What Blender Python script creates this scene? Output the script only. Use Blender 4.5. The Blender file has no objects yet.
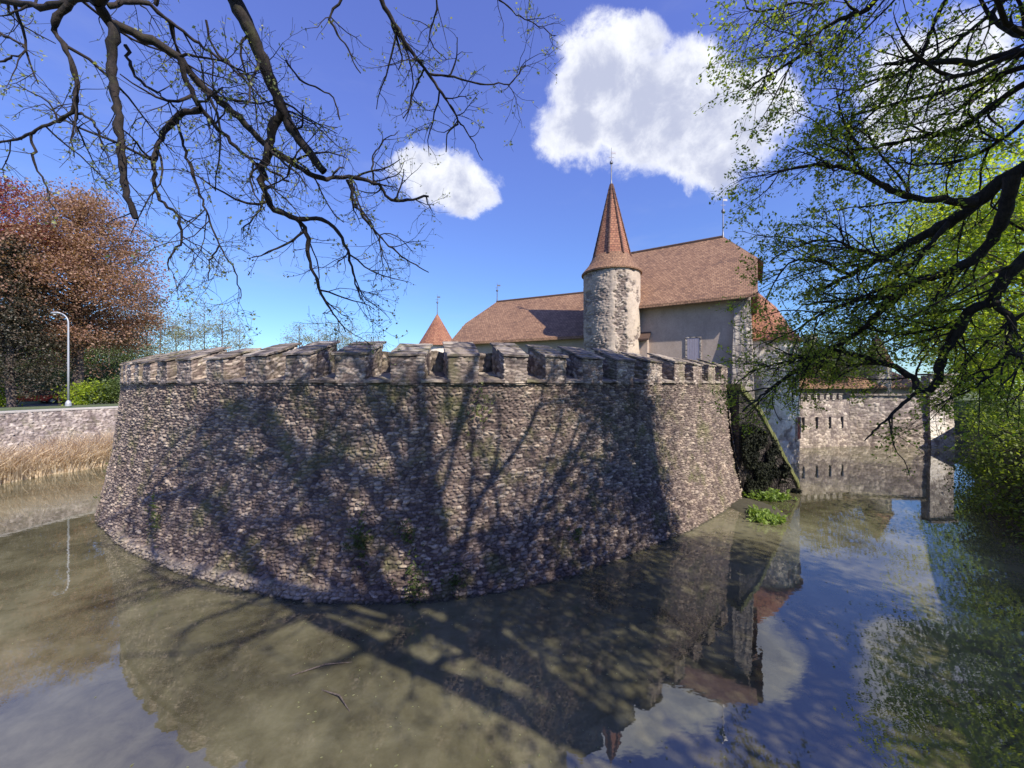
import bpy, bmesh, math, random
import numpy as np
from mathutils import Vector, Matrix

random.seed(7); rng = np.random.default_rng(7)
R = math.radians
S = bpy.context.scene
COL = S.collection
F = 385.0                      # focal length in pixels of the photograph
CAMZ = 5.0                     # eye height above the water
def P(px, py, d):              # point seen at (px,py) that stands d metres in front
    return np.array([(px-512)/F*d, d, CAMZ+(384-py)/F*d])

# ------------------------------------------------------------------ camera
cam_d = bpy.data.cameras.new('camera'); cam = bpy.data.objects.new('camera', cam_d); COL.objects.link(cam)
cam.location = (0, 0, CAMZ); cam.rotation_euler = (R(90), R(0), 0)
cam_d.sensor_width = 36; cam_d.lens = 36*F/1024; cam_d.clip_start = .05; cam_d.clip_end = 5000
S.camera = cam

# ------------------------------------------------------------------ light
SUN_AZ = R(41)                 # the sun stands behind the camera, this far to the right
SUN_EL = R(43)
sund = bpy.data.lights.new('sun', 'SUN'); sun = bpy.data.objects.new('sun', sund); COL.objects.link(sun)
sund.energy = 5.0; sund.angle = R(.5); sund.color = (1, .91, .78)
sdir = Vector((math.sin(SUN_AZ)*math.cos(SUN_EL), -math.cos(SUN_AZ)*math.cos(SUN_EL), math.sin(SUN_EL)))
sun.rotation_euler = sdir.to_track_quat('Z', 'Y').to_euler(); sun.location = (20, -30, 40)

W = bpy.data.worlds.new('World'); S.world = W; W.use_nodes = True
S.view_settings.view_transform = 'Standard'; S.view_settings.look = 'None'
S.view_settings.gamma = 1; S.view_settings.use_curve_mapping = False
S.view_settings.exposure = 0.5

class NT:
    """tiny helper to write node trees as expressions"""
    def __init__(s, tree): s.t = tree; s.n = tree.nodes; s.l = tree.links
    def put(s, inp, v):
        if v is None: return
        if isinstance(v, bpy.types.NodeSocket): s.l.new(v, inp)
        else:
            if isinstance(v, (tuple, list)) and inp.type == 'RGBA' and len(v) == 3: v = (*v, 1)
            inp.default_value = v
    def m(s, op, a, b=None, c=None, clamp=False):
        n = s.n.new('ShaderNodeMath'); n.operation = op; n.use_clamp = clamp
        s.put(n.inputs[0], a); s.put(n.inputs[1], b)
        if c is not None: s.put(n.inputs[2], c)
        return n.outputs[0]
    def add(s, a, b): return s.m('ADD', a, b)
    def mul(s, a, b): return s.m('MULTIPLY', a, b)
    def sub(s, a, b): return s.m('SUBTRACT', a, b)
    def vm(s, op, a, b=None):
        n = s.n.new('ShaderNodeVectorMath'); n.operation = op; s.put(n.inputs[0], a)
        if b is not None: s.put(n.inputs[1], b)
        return n.outputs[0]
    def ramp(s, v, a, b, lo=0., hi=1.):
        n = s.n.new('ShaderNodeMapRange'); n.interpolation_type = 'SMOOTHSTEP'
        for i, x in enumerate((v, a, b, lo, hi)): s.put(n.inputs[i], x)
        return n.outputs[0]
    def mix(s, f, a, b, mode='MIX'):
        n = s.n.new('ShaderNodeMix'); n.data_type = 'RGBA'; n.blend_type = mode
        s.put(n.inputs[0], f); s.put(n.inputs[6], a); s.put(n.inputs[7], b); return n.outputs[2]
    def noise(s, vec, scale, detail=4, rough=.55, dist=0.):
        n = s.n.new('ShaderNodeTexNoise'); s.put(n.inputs['Vector'], vec)
        n.inputs['Scale'].default_value = scale; n.inputs['Detail'].default_value = detail
        n.inputs['Roughness'].default_value = rough; n.inputs['Distortion'].default_value = dist
        return n
    def vor(s, vec, scale, feature='F1'):
        n = s.n.new('ShaderNodeTexVoronoi'); n.feature = feature; s.put(n.inputs['Vector'], vec)
        n.inputs['Scale'].default_value = scale; return n
    def scale3(s, vec, sc):
        return s.vm('MULTIPLY', vec, sc)
    def colramp(s, f, stops):
        n = s.n.new('ShaderNodeValToRGB'); e = n.color_ramp.elements
        while len(e) < len(stops): e.new(.5)
        for el, (p, c) in zip(e, stops): el.position = p; el.color = (*c, 1)
        s.put(n.inputs[0], f); return n.outputs[0]
    def bump(s, h, strength, dist=.02):
        n = s.n.new('ShaderNodeBump'); n.inputs['Strength'].default_value = strength
        n.inputs['Distance'].default_value = dist; s.put(n.inputs['Height'], h); return n.outputs[0]

def world():
    t = NT(W.node_tree)
    bg = W.node_tree.nodes['Background']
    sky = t.n.new('ShaderNodeTexSky'); sky.sky_type = 'NISHITA'; sky.sun_disc = False
    sky.sun_elevation = SUN_EL; sky.sun_rotation = math.pi - SUN_AZ
    sky.altitude = 400; sky.air_density = 1.0; sky.dust_density = .25; sky.ozone_density = 3.0
    tc = t.n.new('ShaderNodeTexCoord'); d = tc.outputs['Generated']
    sx = t.n.new('ShaderNodeSeparateXYZ'); t.put(sx.inputs[0], d)
    x, y, z = sx.outputs
    ys = t.m('MAXIMUM', y, .02)
    n1 = t.noise(d, 5.5, 7, .62, .3)
    ny = t.noise(t.vm('ADD', d, (5., 3., 1.)), 5.5, 7, .62, .3)
    u = t.add(t.m('DIVIDE', x, ys), t.mul(t.sub(n1.outputs[0], .5), .15))
    v = t.add(t.m('DIVIDE', z, ys), t.mul(t.sub(ny.outputs[0], .5), .15))
    blobs = [(618,66,62,56),(680,120,78,56),(582,128,44,44),(735,112,54,54),(640,34,40,30),(660,90,85,62),(705,165,40,28),(640,140,56,38),(765,100,38,38),(705,150,48,36),(580,95,34,36),
             (440,178,52,30),(468,190,32,27),(415,166,28,20),
             (935,92,80,60),(975,70,50,60),(900,120,45,32),
             (-180,260,120,40),(1330,170,160,60)]
    acc = None
    for (cx, cy, rx, ry) in blobs:
        cu, cv = (cx-512)/F, (384-cy)/F
        a = t.m('DIVIDE', t.sub(u, cu), rx/F); b = t.m('DIVIDE', t.sub(v, cv), ry/F)
        q = t.sub(1., t.add(t.mul(a, a), t.mul(b, b)))
        acc = q if acc is None else t.m('SMOOTH_MAX', acc, q, .3)
    n2 = t.noise(d, 13, 10, .68, .35)
    dens = t.add(acc, t.mul(t.sub(n2.outputs[0], .5), 1.9))
    mask = t.mul(t.ramp(dens, -.22, .62), t.ramp(y, .03, .1))
    thin = t.mul(t.ramp(t.noise(t.scale3(d, (1., 1., 3.5)), 2.6, 6, .6).outputs[0], .5, .8), .16)
    thick = t.ramp(t.add(dens, t.mul(t.sub(t.noise(d, 8, 6, .6).outputs[0], .5), 3.2)), .15, 1.35)
    ccol = t.mix(thick, (9.7, 9.9, 10.6), (5.2, 5.6, 7.3))
    up = t.ramp(z, .0, .75)
    tint = t.mix(up, (.95, 1.32, 1.72), (1.85, 1.62, 2.65))
    skyc = t.mix(1., sky.outputs[0], tint, 'MULTIPLY')
    skyc = t.mix(thin, skyc, (6., 6.6, 8.))
    skyc = t.mix(mask, skyc, ccol)
    t.put(bg.inputs[0], skyc); bg.inputs[1].default_value = .076
world()

# ------------------------------------------------------------------ mesh helpers
def tag(o, label=None, cat=None, group=None, kind=None):
    if label: o['label'] = label
    if cat: o['category'] = cat
    if group: o['group'] = group
    if kind: o['kind'] = kind
    return o
def empty(name, loc, label, cat, group=None, rz=0.):
    o = bpy.data.objects.new(name, None); COL.objects.link(o); o.location = loc; o.rotation_euler[2] = rz
    o.empty_display_size = .3
    return tag(o, label, cat, group)
def link(name, me, mat, parent=None, local=False):
    """verts are in world space unless local; parents carry only translation/rotation about z"""
    o = bpy.data.objects.new(name, me); COL.objects.link(o)
    if mat is not None:
        for m_ in (mat if isinstance(mat, (list, tuple)) else [mat]): me.materials.append(m_)
    if parent is not None:
        o.parent = parent
        if not local:
            w = Matrix.Identity(4); p = parent
            chain = []
            while p is not None: chain.append(p); p = p.parent
            for q in reversed(chain): w = w @ q.matrix_basis
            o.matrix_basis = w.inverted()
    return o
def npmesh(name, V, Fc, uv=None, cols=None, smooth=False):
    V = np.asarray(V, np.float32); Fc = np.asarray(Fc, np.int32); k = Fc.shape[1]
    me = bpy.data.meshes.new(name)
    me.vertices.add(len(V)); me.vertices.foreach_set('co', V.ravel())
    me.loops.add(Fc.size); me.loops.foreach_set('vertex_index', Fc.ravel())
    me.polygons.add(len(Fc)); me.polygons.foreach_set('loop_start', np.arange(0, Fc.size, k, dtype=np.int32))
    try: me.polygons.foreach_set('loop_total', np.full(len(Fc), k, np.int32))
    except Exception: pass
    if smooth: me.polygons.foreach_set('use_smooth', np.ones(len(Fc), bool))
    me.update(calc_edges=True)
    if uv is not None:
        l = me.uv_layers.new(name='UVMap'); l.data.foreach_set('uv', np.asarray(uv, np.float32)[Fc.ravel()].ravel())
    if cols is not None:
        a = me.color_attributes.new('tone', 'FLOAT_COLOR', 'POINT')
        c = np.ones((len(V), 4), np.float32); c[:, :3] = cols; a.data.foreach_set('color', c.ravel())
    return me
class MB:
    """collects plain solids into one mesh"""
    def __init__(s): s.bm = bmesh.new()
    def hexa(s, pts):          # 8 points: bottom 4 ccw, top 4
        v = [s.bm.verts.new(tuple(p)) for p in pts]
        for f in ((3,2,1,0),(4,5,6,7),(0,1,5,4),(1,2,6,5),(2,3,7,6),(3,0,4,7)): s.bm.faces.new([v[i] for i in f])
        return v
    def box(s, c, sz, rz=0., tilt=None):
        m_ = Matrix.Translation(c) @ Matrix.Rotation(rz, 4, 'Z')
        if tilt is not None: m_ = m_ @ tilt
        x, y, z = (q/2 for q in sz)
        return s.hexa([m_ @ Vector(p) for p in ((-x,-y,-z),(x,-y,-z),(x,y,-z),(-x,y,-z),(-x,-y,z),(x,-y,z),(x,y,z),(-x,y,z))])
    def poly(s, pts, thick=None):
        v = [s.bm.verts.new(tuple(p)) for p in pts]; return s.bm.faces.new(v)
    def slab(s, pts, off):     # polygon extruded by the vector off
        n = len(pts); a = [s.bm.verts.new(tuple(p)) for p in pts]; b = [s.bm.verts.new(tuple(Vector(p)+Vector(off))) for p in pts]
        s.bm.faces.new(a); s.bm.faces.new(b[::-1])
        for i in range(n): s.bm.faces.new((a[i], b[i], b[(i+1) % n], a[(i+1) % n]))
    def lathe(s, c, prof, n=24, a0=0.):
        rings = []
        for r, z in prof:
            if r < 1e-4: rings.append([s.bm.verts.new((c[0], c[1], z))])
            else: rings.append([s.bm.verts.new((c[0]+r*math.cos(a0+2*math.pi*k/n), c[1]+r*math.sin(a0+2*math.pi*k/n), z)) for k in range(n)])
        for a, b in zip(rings[:-1], rings[1:]):
            for k in range(n):
                q = (k+1) % n
                if len(a) == 1 and len(b) == 1: continue
                if len(a) == 1: s.bm.faces.new((a[0], b[k], b[q])) if True else None
                elif len(b) == 1: s.bm.faces.new((a[k], a[q], b[0]))
                else: s.bm.faces.new((a[k], a[q], b[q], b[k]))
    def tube(s, pts, rad, n=8):
        pts = [Vector(p) for p in pts]
        if not isinstance(rad, (list, tuple)): rad = [rad]*len(pts)
        rings = []
        for i, p in enumerate(pts):
            d = (pts[min(i+1, len(pts)-1)]-pts[max(i-1, 0)]).normalized()
            ref = Vector((0, 0, 1)) if abs(d.z) < .95 else Vector((1, 0, 0))
            a = d.cross(ref).normalized(); b = d.cross(a)
            rings.append([s.bm.verts.new(p + (a*math.cos(2*math.pi*k/n)+b*math.sin(2*math.pi*k/n))*rad[i]) for k in range(n)])
        for a, b in zip(rings[:-1], rings[1:]):
            for k in range(n): s.bm.faces.new((a[k], a[(k+1) % n], b[(k+1) % n], b[k]))
        s.bm.faces.new(rings[0][::-1]); s.bm.faces.new(rings[-1])
    def build(s, name, mat, parent=None, local=False, bevel=0., jitter=0., cuts=0, smooth=False, uvfn=None):
        bm = s.bm
        bmesh.ops.recalc_face_normals(bm, faces=bm.faces)
        if bevel: bmesh.ops.bevel(bm, geom=list(bm.edges), offset=bevel, segments=1, affect='EDGES', clamp_overlap=True)
        if cuts: bmesh.ops.subdivide_edges(bm, edges=list(bm.edges), cuts=cuts, use_grid_fill=True)
        if jitter:
            for v in bm.verts: v.co += Vector((random.uniform(-1,1), random.uniform(-1,1), random.uniform(-1,1)))*jitter
        if uvfn:
            lay = bm.loops.layers.uv.new('UVMap')
            for f in bm.faces:
                for lp in f.loops: lp[lay].uv = uvfn(lp.vert.co, f.normal)
        me = bpy.data.meshes.new(name); bm.to_mesh(me); bm.free()
        if smooth: me.polygons.foreach_set('use_smooth', np.ones(len(me.polygons), bool))
        return link(name, me, mat, parent, local)

def hash2(i, j, k=0):
    n = (i.astype(np.int64)*374761393 + j.astype(np.int64)*668265263 + k*2147483647 + 1013) & 0xffffffff
    n = ((n ^ (n >> 13)) * 1274126177) & 0xffffffff
    n = ((n ^ (n >> 16)) * 2246822519) & 0xffffffff
    return ((n ^ (n >> 15)) & 0xffffff)/float(0xffffff)
def vnoise(x, y, k=0):
    i = np.floor(x); j = np.floor(y); fx = x-i; fy = y-j
    fx = fx*fx*(3-2*fx); fy = fy*fy*(3-2*fy)
    a = hash2(i, j, k); b = hash2(i+1, j, k); c = hash2(i, j+1, k); d = hash2(i+1, j+1, k)
    return (a*(1-fx)+b*fx)*(1-fy)+(c*(1-fx)+d*fx)*fy
def fbm(x, y, o=4, k=0):
    s = 0; a = .5
    for q in range(o): s = s+a*vnoise(x*2**q, y*2**q, k+q*17); a *= .5
    return s/(1-.5**o)
def sstep(a, b, x):
    t = np.clip((x-a)/(b-a), 0, 1); return t*t*(3-2*t)
def rubble(u, v, cw, ch, seed=0, warp=.5):
    """irregular coursed stones: relief 0..1, tone 0..1, joint 0..1"""
    x = u/cw + warp*(fbm(u/cw*.45, v/ch*.35, 2, seed)-.5)*2
    y = v/ch + warp*(fbm(u/cw*.35+9, v/ch*.3+4, 2, seed+5)-.5)*2
    j0 = np.floor(y); F1 = np.full(u.shape, 9.); F2 = np.full(u.shape, 9.); tone = np.zeros(u.shape); big = np.zeros(u.shape)
    for dj in (-1, 0, 1):
        j = j0+dj; sh = hash2(j*0, j, seed+3)
        i0 = np.floor(x-sh)
        for di in (-1, 0, 1):
            i = i0+di
            cx = i+.5+(hash2(i, j, seed)-.5)*.75+sh; cy = j+.5+(hash2(i, j, seed+1)-.5)*.7
            sz = .62+.8*hash2(i, j, seed+7)
            dx = np.abs(x-cx); dy = np.abs(y-cy)
            d = (dx**3.4+dy**3.4)**(1/3.4)/sz
            c1 = d < F1; c2 = (~c1) & (d < F2)
            F2 = np.where(c1, F1, np.where(c2, d, F2)); tone = np.where(c1, hash2(i, j, seed+11), tone)
            F1 = np.where(c1, d, F1)
    e = F2-F1
    return sstep(0, .42, e)*(.45+.75*tone)*(1-.25*np.clip(F1, 0, 1)), tone, 1-sstep(.03, .2, e)
def grid_faces(nu, nv):
    a = np.arange(nu*nv).reshape(nv, nu)
    return np.stack([a[:-1, :-1], a[:-1, 1:], a[1:, 1:], a[1:, :-1]], -1).reshape(-1, 4)
def rubble_wall(name, pos, nrm, L, H, res, cw, ch, relief, seed, mat, parent=None, extra=None):
    nu = max(2, int(L/res)+1); nv = max(2, int(H/res)+1)
    u, v = np.meshgrid(np.linspace(0, L, nu), np.linspace(0, H, nv)); u = u.ravel(); v = v.ravel()
    h, tone, joint = rubble(u, v, cw, ch, seed)
    d = relief*(h-.5) + relief*.9*(fbm(u/.07, v/.06, 3, seed+31)-.5) + relief*1.3*(fbm(u/1.3, v/1.1, 3, seed+41)-.5)
    cols = np.stack([tone, joint, fbm(u/.9, v/.9, 4, seed+51)], -1)
    if extra is not None: d, cols = extra(u, v, d, cols)
    V = pos(u, v)+nrm(u, v)*d[:, None]
    return link(name, npmesh(name, V, grid_faces(nu, nv), np.stack([u, v], -1), cols, smooth=False), mat, parent)

# ------------------------------------------------------------------ materials
def mat(name, rough=.8):
    m_ = bpy.data.materials.new(name); m_.use_nodes = True
    t = NT(m_.node_tree); b = m_.node_tree.nodes['Principled BSDF']
    b.inputs['Roughness'].default_value = rough
    return m_, t, b
def coord(t, kind='Object'):
    return t.n.new('ShaderNodeTexCoord').outputs[kind]
def geo(t):
    return t.n.new('ShaderNodeNewGeometry').outputs['Position']

def m_stone_attr(name, stops, joint=(.04, .03, .028), moss=.5, foot=False, mossc=(.12, .13, .035)):
    m_, t, b = mat(name, .88)
    a = t.n.new('ShaderNodeVertexColor'); a.layer_name = 'tone'
    sp = t.n.new('ShaderNodeSeparateColor'); t.put(sp.inputs[0], a.outputs[0])
    p = geo(t)
    c = t.colramp(sp.outputs[0], stops)
    n1 = t.noise(p, 9, 5, .7).outputs[0]; n2 = t.noise(p, .55, 5, .6).outputs[0]; n3 = t.noise(p, 45, 3, .7).outputs[0]
    c = t.mix(1., c, t.colramp(n1, [(.25, (.55, .53, .55)), (.75, (1.4, 1.38, 1.33))]), 'MULTIPLY')
    c = t.mix(1., c, t.colramp(n3, [(.3, (.75, .75, .75)), (.7, (1.25, 1.25, 1.25))]), 'MULTIPLY')
    c = t.mix(t.ramp(n2, .35, .7, 0., .5), c, t.mix(1., c, (.66, .60, .60), 'MULTIPLY'))
    big = t.noise(p, 1.7, 6, .7).outputs[0]
    c = t.mix(1., c, t.colramp(big, [(.3, (.62, .58, .60)), (.5, (1., 1., 1.)), (.72, (1.5, 1.45, 1.36))]), 'MULTIPLY')
    c = t.mix(t.mul(sp.outputs[1], t.ramp(n1, .3, .6, .95, .45)), c, joint)
    n4 = t.noise(p, 1.1, 6, .68).outputs[0]
    c = t.mix(t.mul(t.ramp(n4, .50, .68), moss), c, mossc)
    zz_ = t.noise(t.scale3(p, (1.3, 1.3, .16)), 1.5, 6, .65).outputs[0]
    c = t.mix(t.ramp(zz_, .5, .68, 0., .6), c, t.mix(1., c, (.42, .38, .42), 'MULTIPLY'))
    # lichen specks
    n5 = t.noise(p, 6, 6, .8).outputs[0]
    c = t.mix(t.ramp(n5, .62, .7, 0., .4), c, (.42, .38, .31))
    if foot:
        z = t.n.new('ShaderNodeSeparateXYZ'); t.put(z.inputs[0], p)
        wet = t.ramp(t.add(z.outputs[2], t.mul(n1, .12)), .06, .17, 1., 0.)
        pale = t.mul(sp.outputs[2], t.ramp(n1, .35, .6, .1, .65))
        c = t.mix(pale, c, (.42, .36, .28)); c = t.mix(wet, c, (.05, .045, .03))
    t.put(b.inputs['Base Color'], c)
    t.put(b.inputs['Normal'], t.bump(t.add(n3, t.mul(n1, 1.5)), .55, .012))
    return m_
def m_stone_proc(name, stops, cw=.3, ch=.14, joint=(.08, .065, .06), moss=.3, bumpk=.9, mossc=(.13, .13, .04)):
    m_, t, b = mat(name, .9)
    p = coord(t); p = geo(t)
    w = t.vm('ADD', p, t.scale3(t.noise(p, 2.5, 3).outputs[1], (.16, .16, .1)))
    q = t.scale3(w, (1/cw, 1/cw, 1/ch))
    v = t.vor(q, 1.); e = t.vor(q, 1., 'DISTANCE_TO_EDGE')
    sp = t.n.new('ShaderNodeSeparateColor'); t.put(sp.inputs[0], v.outputs['Color'])
    c = t.colramp(sp.outputs[0], stops)
    n1 = t.noise(p, 11, 5, .7).outputs[0]; n3 = t.noise(p, 40, 3, .7).outputs[0]
    c = t.mix(1., c, t.colramp(n1, [(.25, (.6, .6, .6)), (.75, (1.35, 1.35, 1.3))]), 'MULTIPLY')
    jm = t.ramp(e.outputs[0], .02, .11, 1., 0.)
    c = t.mix(t.mul(jm, .85), c, joint)
    n4 = t.noise(p, 1.3, 6, .68).outputs[0]
    c = t.mix(t.mul(t.ramp(n4, .5, .7), moss), c, mossc)
    t.put(b.inputs['Base Color'], c)
    h = t.add(t.mul(t.ramp(e.outputs[0], .0, .2), 1.3), t.add(t.mul(n1, .6), t.mul(n3, .3)))
    t.put(b.inputs['Normal'], t.bump(h, bumpk, .03))
    return m_
def m_plaster(name, c1, c2, stain=(.25, .21, .18), k=.5, bumps=.25):
    m_, t, b = mat(name, .9); p = geo(t)
    n = t.noise(p, 1.2, 6, .65).outputs[0]; n2 = t.noise(p, 14, 5, .7).outputs[0]
    s = t.noise(t.scale3(p, (1.6, 1.6, .35)), 1.6, 5, .65).outputs[0]
    c = t.mix(t.ramp(n, .3, .7), c1, c2)
    c = t.mix(t.mul(t.ramp(s, .5, .75), k), c, stain)
    c = t.mix(1., c, t.colramp(n2, [(.3, (.88, .88, .88)), (.7, (1.1, 1.1, 1.1))]), 'MULTIPLY')
    t.put(b.inputs['Base Color'], c); t.put(b.inputs['Normal'], t.bump(n2, bumps, .02))
    return m_
def m_tiles(name, a=(.22, .118, .066), bcol=(.34, .20, .115), dark=(.11, .062, .042), w=.17, h=.14, uvs=True):
    m_, t, b = mat(name, .85)
    uv = coord(t, 'UV') ; p = geo(t)
    br = t.n.new('ShaderNodeTexBrick'); t.put(br.inputs['Vector'], uv)
    br.inputs['Scale'].default_value = 1.; br.inputs['Brick Width'].default_value = w; br.inputs['Row Height'].default_value = h
    br.inputs['Mortar Size'].default_value = .012; br.inputs['Mortar Smooth'].default_value = .3
    br.inputs['Color1'].default_value = (0, 0, 0, 1); br.inputs['Color2'].default_value = (1, 1, 1, 1); br.inputs['Mortar'].default_value = (.4, .4, .4, 1)
    n = t.noise(p, .8, 6, .7).outputs[0]; n2 = t.noise(p, 7, 5, .75).outputs[0]
    f = t.add(t.mul(br.outputs[0], .28), t.add(t.mul(n, .5), t.mul(t.sub(n2, .5), .6)))
    c = t.colramp(f, [(.10, dark), (.32, a), (.6, bcol), (.9, (.40, .28, .19))])
    c = t.mix(t.mul(br.outputs[1], .75), c, (.03, .02, .02))
    c = t.mix(t.ramp(t.noise(p, 3.2, 6, .75).outputs[0], .6, .75, 0., .45), c, (.2, .19, .13))
    t.put(b.inputs['Base Color'], c)
    sep = t.n.new('ShaderNodeSeparateXYZ'); t.put(sep.inputs[0], uv)
    saw = t.sub(1., t.m('FRACT', t.m('DIVIDE', sep.outputs[1], h)))
    hh = t.add(t.mul(saw, 1.), t.add(t.mul(n2, .6), t.mul(br.outputs[0], .4)))
    t.put(b.inputs['Normal'], t.bump(hh, .8, .03))
    return m_
def m_simple(name, c, rough=.6, metal=0., var=.25, scale=6.):
    m_, t, b = mat(name, rough); p = geo(t)
    n = t.noise(p, scale, 5, .65).outputs[0]
    k = t.colramp(n, [(.25, (1-var,)*3), (.75, (1+var,)*3)])
    t.put(b.inputs['Base Color'], t.mix(1., c, k, 'MULTIPLY')); b.inputs['Metallic'].default_value = metal
    t.put(b.inputs['Normal'], t.bump(n, .15, .01))
    return m_
def m_bark(name, c1, c2, moss=(.1, .12, .03), k=.3):
    m_, t, b = mat(name, .9); p = geo(t)
    n = t.noise(t.scale3(p, (1., 1., .4)), 22, 6, .7).outputs[0]; n2 = t.noise(p, 2.5, 5, .65).outputs[0]
    c = t.mix(t.ramp(n, .35, .65), c1, c2); c = t.mix(t.mul(t.ramp(n2, .55, .7), k), c, moss)
    t.put(b.inputs['Base Color'], c); t.put(b.inputs['Normal'], t.bump(n, .9, .02))
    return m_
def m_leaf(name, cols, trans=.35, rough=.55, tt=(1.5, 1.5, .7)):
    m_, t, b = mat(name, rough)
    g = t.n.new('ShaderNodeNewGeometry'); 
    n = t.noise(g.outputs['Position'], .7, 4, .6).outputs[0]
    f = t.add(t.mul(g.outputs['Random Per Island'], .6), t.mul(n, .5))
    c = t.colramp(f, [(.1+.8*i/(len(cols)-1), q) for i, q in enumerate(cols)])
    t.put(b.inputs['Base Color'], c)
    tr = t.n.new('ShaderNodeBsdfTranslucent'); t.put(tr.inputs[0], t.mix(1., c, tt, 'MULTIPLY'))
    mx = t.n.new('ShaderNodeMixShader'); mx.inputs[0].default_value = trans
    t.l.new(b.outputs[0], mx.inputs[1]); t.l.new(tr.outputs[0], mx.inputs[2])
    t.l.new(mx.outputs[0], m_.node_tree.nodes['Material Output'].inputs[0])
    return m_

STOPS = [(.0, (.085, .062, .056)), (.3, (.15, .115, .10)), (.6, (.225, .18, .152)), (.85, (.31, .255, .205)), (1., (.43, .365, .29))]
STOPS_L = [(.0, (.16, .13, .12)), (.35, (.27, .23, .20)), (.7, (.40, .35, .30)), (1., (.56, .50, .42))]
M = dict(
    bastion=m_stone_attr('bastion rubble', STOPS, moss=.55, foot=True),
    pale=m_stone_attr('pale rubble', STOPS_L, joint=(.16, .13, .11), moss=.15),
    bankstone=m_stone_attr('bank rubble', [(.0, (.20, .17, .16)), (.5, (.33, .29, .27)), (1., (.50, .46, .42))], joint=(.09, .075, .065), moss=.35),
    merlon=m_stone_attr('merlon stone', [(.0, (.13, .10, .09)), (.5, (.29, .24, .205)), (1., (.50, .44, .37))], joint=(.07, .055, .048), moss=.4),
    cap=m_stone_proc('cap slabs', [(.0, (.15, .12, .10)), (.5, (.25, .205, .17)), (1., (.38, .33, .27))], .75, .6, moss=.6, bumpk=.6),
    farstone=m_stone_proc('curtain stone', STOPS_L, .38, .2, joint=(.15, .12, .1), moss=.15),
    quoin=m_stone_proc('quoin stone', [(.0, (.32, .27, .23)), (.5, (.40, .35, .30)), (1., (.50, .44, .37))], .34, .26, joint=(.26, .22, .19), moss=.1, bumpk=.5),
    plaster=m_plaster('grey plaster', (.37, .295, .24), (.45, .365, .30), k=.4),
    plaster2=m_plaster('whitewash', (.66, .6, .52), (.78, .73, .65), stain=(.3, .25, .2), k=.75, bumps=.5),
    tiles=m_tiles('roof tiles'),
    tiles_red=m_tiles('red roof tiles', (.27, .11, .062), (.37, .18, .10), (.13, .055, .04)),
    wood=m_simple('dark timber', (.07, .05, .04), .8, 0, .4, 9),
    shutter=m_simple('lilac grey painted boards', (.34, .31, .36), .6, 0, .12, 8),
    metal=m_simple('dull metal', (.22, .22, .24), .45, .7),
    lampm=m_simple('galvanised pole', (.42, .43, .45), .5, .3, .08),
    glass=m_simple('dark glass', (.02, .022, .028), .08),
    bark=m_bark('shade-dark bark', (.010, .007, .007), (.034, .024, .021), k=.35),  # canopy shade on the limbs is put into this darkened bark colour
    bark2=m_bark('grey bark', (.07, .055, .048), (.16, .13, .11)),
    barkred=m_bark('brown bark', (.06, .045, .04), (.12, .09, .08)),
    bud=m_leaf('spring buds', [(.16, .18, .07), (.27, .30, .13), (.36, .38, .2)], .4),
    leafr=m_leaf('small green leaves', [(.08, .11, .018), (.20, .27, .035), (.38, .45, .07)], .6),
    leafb=m_leaf('bright spring leaves', [(.15, .21, .02), (.30, .40, .03), (.45, .52, .06)], .55),
    leafg=m_leaf('mid green leaves', [(.04, .065, .018), (.075, .115, .03), (.13, .17, .05)], .35),
    leafd=m_leaf('dark hedge leaves', [(.04, .06, .014), (.12, .17, .025), (.28, .35, .05)], .45),
    ivy=m_leaf('shade-dark ivy leaves', [(.006, .008, .005), (.012, .015, .007), (.03, .036, .013)], .05, .95),  # near-black leaf colour carries the tree shade over the wing wall
    copper=m_leaf('copper leaves', [(.17, .08, .06), (.31, .175, .125), (.42, .28, .19)], .4),
    redl=m_leaf('red leaves', [(.14, .03, .035), (.26, .06, .055), (.34, .11, .08)], .35),
    fir=m_leaf('conifer needles', [(.012, .018, .011), (.035, .035, .02), (.11, .075, .045)], .1),
    pale_bud=m_leaf('pale buds', [(.16, .17, .09), (.26, .28, .15), (.33, .33, .2)], .35),
    reed=m_leaf('dry reed stalks', [(.62, .48, .32), (.80, .67, .49), (.9, .8, .63)], .3, .7, (1., .97, .9)),
    lush=m_leaf('lush water plant leaves', [(.10, .16, .03), (.2, .30, .06), (.3, .40, .1)], .4),
    moss=m_simple('mossy coping', (.15, .16, .06), .95, 0, .5, 5),
    red=m_simple('red car paint', (.55, .05, .03), .25, 0, .03), blue=m_simple('blue grey car paint', (.13, .17, .30), .25, 0, .03),
    tyre=m_simple('tyre rubber', (.02, .02, .02), .8), rim=m_simple('wheel rim', (.5, .5, .52), .3, .8),
    lamp_glass=m_simple('clear lamp lens', (.75, .75, .75), .15), tail=m_simple('red lamp lens', (.4, .02, .02), .2),
)
def m_water():
    m_, t, b = mat('murky moat water', .015)
    p = geo(t)
    n1 = t.noise(p, .22, 5, .6, .5).outputs[0]; n2 = t.noise(p, 1.6, 5, .7, .4).outputs[0]; n3 = t.noise(p, 14, 3, .7).outputs[0]
    c = t.colramp(t.add(n1, t.mul(t.sub(n2, .5), .5)), [(.3, (.05, .045, .026)), (.5, (.12, .112, .066)), (.68, (.19, .18, .112))])
    c = t.mix(t.ramp(n3, .68, .76, 0., .3), c, (.16, .145, .09))
    t.put(b.inputs['Base Color'], c)
    b.inputs['IOR'].default_value = 2.1
    h = t.add(t.noise(t.scale3(p, (1., 1.8, 1.)), 2.2, 3, .5).outputs[0], t.mul(t.noise(p, 9, 2, .5).outputs[0], .12))
    t.put(b.inputs['Normal'], t.bump(h, .022, .05))
    return m_
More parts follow.
